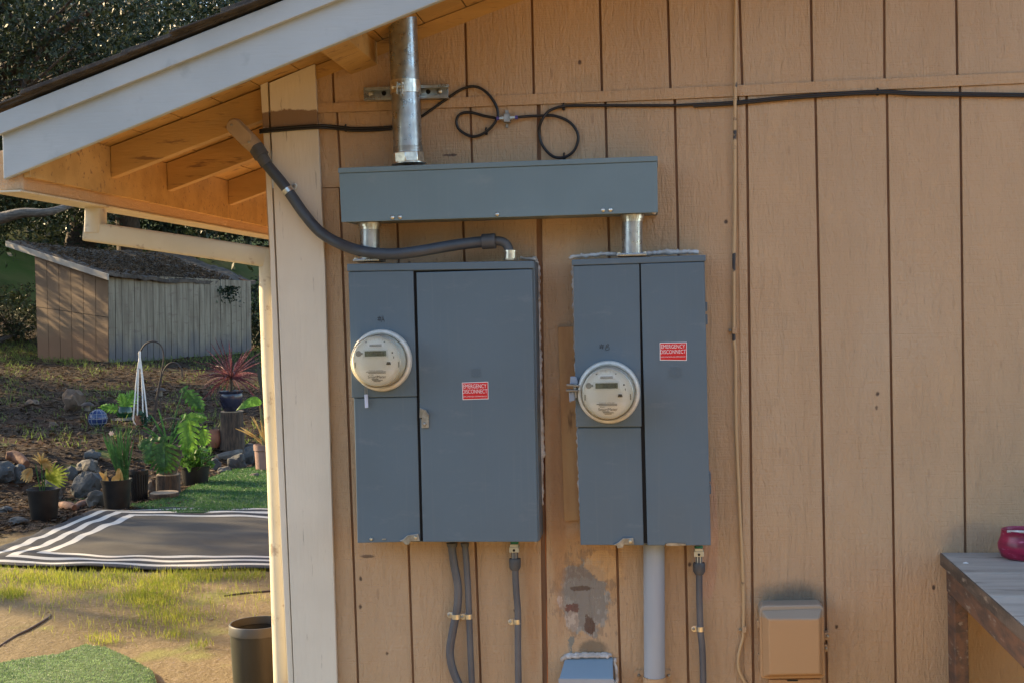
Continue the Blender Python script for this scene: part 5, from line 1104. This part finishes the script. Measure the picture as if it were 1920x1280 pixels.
# ------------------------------------------------------------------ shed
def shed():
    t = thing('garden_shed', 'small weathered shed with sagging debris-covered roof on the slope', 'shed', D(205, 652, 24))
    c0b, c0t = D(203, 654, 24), D(203, 514, 24)
    c1b, c1t = D(470, 642, 28), D(470, 527, 28)
    c2b, c2t = D(70, 645, 25.2), D(65, 479, 25.2)
    for v in (c0b, c0t): pass
    # weathered board side
    n = 25; m = M(); back = (c2b-c0b); back.z = 0; back.normalize()
    for i in range(n):
        f0, f1 = (i+.035)/n, (i+.965)/n; jz = random.uniform(-.03, .03)
        pts = [c0b.lerp(c1b, f0)+UP*(-.6), c0b.lerp(c1b, f1)+UP*(-.6), c0t.lerp(c1t, f1), c0t.lerp(c1t, f0)]
        j = random.uniform(0, .012); m.prism([p-back*j for p in pts], back*.02)
    tm = NT('weathered_boards'); sp = tm.n('ShaderNodeSeparateXYZ'); tm.l(tm.pos, sp.inputs[0])
    zlow = tm.ramp(tm.math('ADD', sp.outputs[2], tm.math('MULTIPLY', tm.noise(3.5, 4, (1, 1, .4)), .9)), 1.25, 1.75, 1, 0)
    cc = tm.mix(tm.ramp(tm.noise(4, 5, (3, 3, .4)), .3, .7), (.23, .19, .135), (.14, .11, .075)); cc = tm.mix(tm.ramp(tm.noise(7, 5, (.6, .6, 2), .6, (3, 1, 1)), .55, .66, 0, .6), cc, (.13, .09, .065)); cc = tm.mix(zlow, cc, (.085, .078, .08))
    tm.bump(tm.noise(12, 5, (4, 4, .3)), .01); part('plank_wall', m, tm.col(cc, .85), t, label='side of weathered whitish vertical planks')
    m = M(); m.prism([c0b+back*.02+UP*-.25, c1b+back*.02+UP*-.25, c1t+back*.02, c0t+back*.02], back*.02); part('plank_backing', m, m_black, t)
    # tan end
    m = M(); ng = 6; nb = (c1b-c0b); nb.z = 0; nb.normalize()
    for i in range(ng):
        f0, f1 = (i+.018)/ng, (i+.982)/ng
        for (u0, u1) in ((-.4, .415), (.422, 1)):
            lo = lambda f, u: c0b.lerp(c2b, f).lerp(c0t.lerp(c2t, f), u)
            m.prism([lo(f0, u0), lo(f1, u0), lo(f1, u1), lo(f0, u1)], nb*.015)
    te = NT('shed_end_paint'); sp = te.n('ShaderNodeSeparateXYZ'); te.l(te.pos, sp.inputs[0])
    low = te.ramp(te.math('ADD', sp.outputs[2], te.math('MULTIPLY', te.noise(3, 4), .5)), 1.2, 1.75, 1, 0)
    cc = te.mix(te.ramp(te.noise(2, 4), .3, .7), (.19, .115, .06), (.15, .09, .045)); cc = te.mix(low, cc, (.17, .085, .04)); part('end_wall', m, te.col(cc, .8), t)
    m = M(); m.prism([c0b+nb*.016-UP*.25, c2b+nb*.016-UP*.25, c2t+nb*.016, c0t+nb*.016], nb*.02); part('end_backing', m, m_black, t)
    # roof
    e1, r1, r2, e2 = D(203, 513, 23.75), D(14, 452, 25.8), D(338, 476, 31), D(480, 529, 28.3)
    m = M(); nu, nv = 46, 26; m.v = []
    for j in range(nv+1):
        for i in range(nu+1):
            f, h_ = i/nu, j/nv; p = e1.lerp(e2, f).lerp(r1.lerp(r2, f), h_)
            step = .03*((h_*12) % 1); p = p+UP*(.05*mn.noise((f*7, h_*4, 2))+.035*mn.noise((f*25, h_*14, 5))-step-.10*math.sin(math.pi*f)*.7); m.v.append(tuple(p))
    m.f = [(j*(nu+1)+i, j*(nu+1)+i+1, (j+1)*(nu+1)+i+1, (j+1)*(nu+1)+i) for j in range(nv) for i in range(nu)]
    ro = part('roof', m, mat('mossy_shingle', (.045, .035, .028), (.09, .07, .055), .95, ns=6, bump=.03, bs=14, c3=(.15, .12, .09), s3=9), t); s_ = ro.modifiers.new('solid', 'SOLIDIFY'); s_.thickness = .07; s_.offset = 0
    m = M(); a_, b_ = D(204, 514, 23.7), D(12, 452, 25.75); dn = UP*-.115; m.prism([a_, b_, b_+dn, a_+dn], -nb*.03); part('barge_board', m, mat('dull_barge_paint', (.36, .31, .24), (.28, .24, .19), .7, ns=3), t, bev=.004)
    n = 5200; f, h_ = rng.uniform(0, .82, n), rng.beta(1, 1.6, n); e1a, e2a, r1a, r2a = map(np.array, (e1, e2, r1, r2)); C = (e1a*(1-f)[:, None]+e2a*f[:, None])*(1-h_)[:, None]+(r1a*(1-f)[:, None]+r2a*f[:, None])*h_[:, None]
    C[:, 2] += -.07*np.sin(np.pi*f)+rng.uniform(.02, .11, n); A = rdir(n)*rng.uniform(.02, .07, n)[:, None]; A[:, 2] *= .5; d_ = quads('roof_debris', m_litter, C, A, np.cross(A, rdir(n))*.4, parent=t); d_['kind'] = 'stuff'
    # vine leaves at the eave end
    n = 260; C = np.array([D(430+random.gauss(0, 9), 545+abs(random.gauss(0, 14))-8, 26.9) for _ in range(n)]); A = rdir(n)*rng.uniform(.02, .05, n)[:, None]; quads('vine', m_oak, C, A, np.cross(A, rdir(n))*.6, parent=t)
    # back and far walls so it is a closed building
    m = M(); c3b = c2b+(c1b-c0b); c3t = c2t+(c1t-c0t)
    m.prism([c2b-UP*.2, c3b-UP*.2, c3t, c2t], back*-.02); m.prism([c1b-UP*.2, c3b-UP*.2, c3t, c1t], nb*-.02); part('rear_wall', m, m_rust_log, t)
shed()

# ------------------------------------------------------------------ trees
def tree(label, base, hgt_, blobs, n, lsize, lmat, trunk_r=.22, group='oak trees around the garden', limbs=True, seed=0, name='oak_tree', lean=(0, 0)):
    rnd = random.Random(seed); base = Vector(base); t = thing(name, label, 'tree', base, group)
    bl = [(Vector(c), r) for c, r in blobs]; cen = sum((c for c, r in bl), Vector())/len(bl)
    m = M(); fork = base.lerp(Vector((cen.x, cen.y, base.z+hgt_)), .5)+Vector((lean[0], lean[1], 0)); m.tube(spline([base-UP*.3, base.lerp(fork, .5)+Vector((rnd.uniform(-.15, .15), rnd.uniform(-.15, .15), 0)), fork], 5), trunk_r, 12, rf=lambda q: trunk_r*(1.15-.45*q)); part('trunk', m, m_bark, t, smooth=60)
    m = M()
    for c, r in bl:
        mid = fork.lerp(c, .5)+Vector((rnd.uniform(-.3, .3), rnd.uniform(-.3, .3), rnd.uniform(-.1, .4))); m.tube(spline([fork, mid, c], 5), .08, 8, rf=lambda q: trunk_r*.55*(1-.8*q))
        for k in range(7):
            e = c+Vector((rnd.gauss(0, 1), rnd.gauss(0, 1), rnd.gauss(0, 1))).normalized()*r*.85; m.tube(spline([mid.lerp(c, .6), (mid+e)/2+Vector((0, 0, rnd.uniform(-.2, .2))), e], 3), .02, 5, rf=lambda q: .03*(1-.85*q)+.004)
    part('branches', m, m_bark, t, smooth=60)
    tot = sum(r**2 for c, r in bl); Cs = []
    for c, r in bl:
        k = int(n*r*r/tot); ncl = max(6, int(k/60)); cc = rdir(ncl)*(rng.uniform(.35, 1.0, ncl)**.6)[:, None]*r*np.array([1, 1, .8])+np.array(c)
        idx = rng.integers(0, ncl, k); Cs.append(cc[idx]+rng.normal(size=(k, 3))*r*.13)
    C = np.concatenate(Cs); k = len(C); A = rdir(k)*rng.uniform(.6, 1.2, k)[:, None]*lsize; B = np.cross(A, rdir(k))*.42
    quads('crown', lmat, C, A, B, parent=t); return t
# overhanging near oak, trunk outside the frame on the left
def bl(px, py, d, r): return (D(px, py, d), r)
nb_ = D(-420, 760, 17); nb_.z = hgt(nb_.x, nb_.y)
tree('near oak with small dark leaves hanging over the left garden', nb_, 5, [bl(-60, 60, 14, 1.1), bl(60, 150, 14.5, .95), bl(170, 20, 14, 1.1), bl(40, -80, 13.5, 1.2), bl(-150, 160, 14, 1.1), bl(250, 100, 15, .75)], 20000, .042, m_oak, .3, seed=1)
nb2 = D(230, 640, 33); nb2.z = hgt(nb2.x, nb2.y)
tree('dense oak behind the shed, filling the gap under the eave', nb2, 8, [bl(120, 60, 30, 3.2), bl(300, 50, 31, 3.0), bl(200, 230, 30, 2.5), bl(60, 250, 31, 2.4), bl(200, 330, 32, 1.5), bl(360, 200, 32, 2.5), bl(390, 340, 33, 1.3)], 60000, .085, m_oak, .35, seed=2)
nb3 = D(560, 600, 36); nb3.z = hgt(nb3.x, nb3.y)
tree('tall oak with sky showing through its top behind the roof', nb3, 9, [bl(480, 60, 34, 2.6), bl(430, 160, 33, 2.4), bl(520, 300, 34, 2.8), bl(560, 130, 35, 3.0), bl(430, 400, 33, 1.2)], 26000, .08, m_oak, .35, seed=3)
nb4 = D(-60, 640, 30); nb4.z = hgt(nb4.x, nb4.y)
tree('yellow-green oak at the far left behind the shed', nb4, 6, [bl(-20, 190, 27, 2.4), bl(10, 330, 27, 1.7), bl(-90, 330, 28, 2.2)], 26000, .075, m_oak2, .3, seed=4)
nb5 = D(150, 560, 42); nb5.z = hgt(nb5.x, nb5.y)
tree('large dark oak far up the hillside', nb5, 10, [bl(0, 100, 42, 5), bl(200, 100, 43, 5), bl(400, 180, 44, 5), bl(100, 300, 42, 4), bl(330, 330, 43, 3.5), bl(520, 380, 44, 2.5)], 60000, .16, m_oak, .45, seed=5)
# bare limb crossing at the left
m = M(); m.tube(spline([nb_+UP*2.6, D(-140, 440, 19.5), D(-20, 415, 20), D(40, 400, 20), D(90, 398, 20), D(150, 380, 20.5), D(260, 350, 21)], 6), .1, 10, rf=lambda q: .13*(1-.8*q)); tag(part('fallen_limb', m, m_grey_log, smooth=60), 'thick bare limb reaching across above the shed', 'branch')
def shrub(label, px, py, d, r, n, mt_=None):
    c = D(px, py, d); b = Vector((c.x, c.y, hgt(c.x, c.y))); t = thing('shrub', label, 'shrub', b); m = M()
    for k in range(9): a = k*.7; m.tube(spline([b, b+Vector((math.cos(a)*r*.3, math.sin(a)*r*.3, r*.6)), b+Vector((math.cos(a)*r*.8, math.sin(a)*r*.8, r*1.3))], 4), .02, 6, rf=lambda q: .025*(1-.8*q))
    part('stems', m, m_bark, t)
    ncl = 60; cc = rdir(ncl)*(rng.uniform(.3, 1, ncl)**.5)[:, None]*r+np.array(b+UP*r*.9); C = cc[rng.integers(0, ncl, n)]+rng.normal(size=(n, 3))*r*.13; A = rdir(n)*rng.uniform(.5, 1.2, n)[:, None]*.055; quads('foliage', mt_ or m_oak2, C, A, np.cross(A, rdir(n))*.42, parent=t)
shrub('grey-green shrub on the hillside left of the shed roof', 22, 490, 30, .7, 2600); shrub('dark shrub right of the shed beside the downspout', 498, 590, 29.5, .8, 4500, m_oak)
# trees outside the frame whose shade falls across the garden
def outer(i, x, y, lab, blobs, n, ls=.09):
    b = Vector((x, y, hgt(x, y))); tree(lab, b, 5, [(Vector(c), r) for c, r in blobs], n, ls, m_oak, .2, seed=10+i)
outer(0, -15.5, 12.5, 'oak outside the frame, nearest the slope', [((-15, 12.6, 3.4), 1.4), ((-16.5, 14, 3.6), 1.3), ((-14.6, 11.0, 3.1), 1.0), ((-14.2, 15, 3.8), 1.3), ((-16, 17, 4.2), 1.4)], 15000)
outer(1, -18.5, 9.2, 'tall sparse oak outside the frame towards the lawn', [((-17.0, 8.0, 7.1), .9), ((-18.4, 10.3, 6.9), 1.3), ((-16.8, 9.6, 6.6), .6), ((-16.2, 6.4, 6.9), .5)], 3000)
outer(2, -20, 24.5, 'added unseen oak uphill of the others, crown shading the shed end', [((-18.3, 23.4, 3.9), 2.0), ((-20, 26, 4.8), 2.0), ((-19, 21.5, 3.8), 1.2)], 16000)  # added out of view so its crown keeps sun off the shed end

# unseen oaks added behind the camera to close off the low sky
for i, (x, y, z, r) in enumerate(((-9, -17, 4.6, 3.4), (-2.5, -19, 5.0, 3.8), (4.5, -17, 4.8, 3.6), (11, -14, 4.6, 3.4), (16, -8, 4.4, 3.2))):
    b = Vector((x, y, 0)); tree('added unseen oak behind the camera, number %s from the left of that row' % ('one', 'two', 'three', 'four', 'five')[i], b, 7, [((x, y, z), r), ((x-2, y+.6, z-1.2), r*.75), ((x+2, y-.4, z-1.0), r*.8)], 9000, .17, m_oak, .3, seed=30+i)
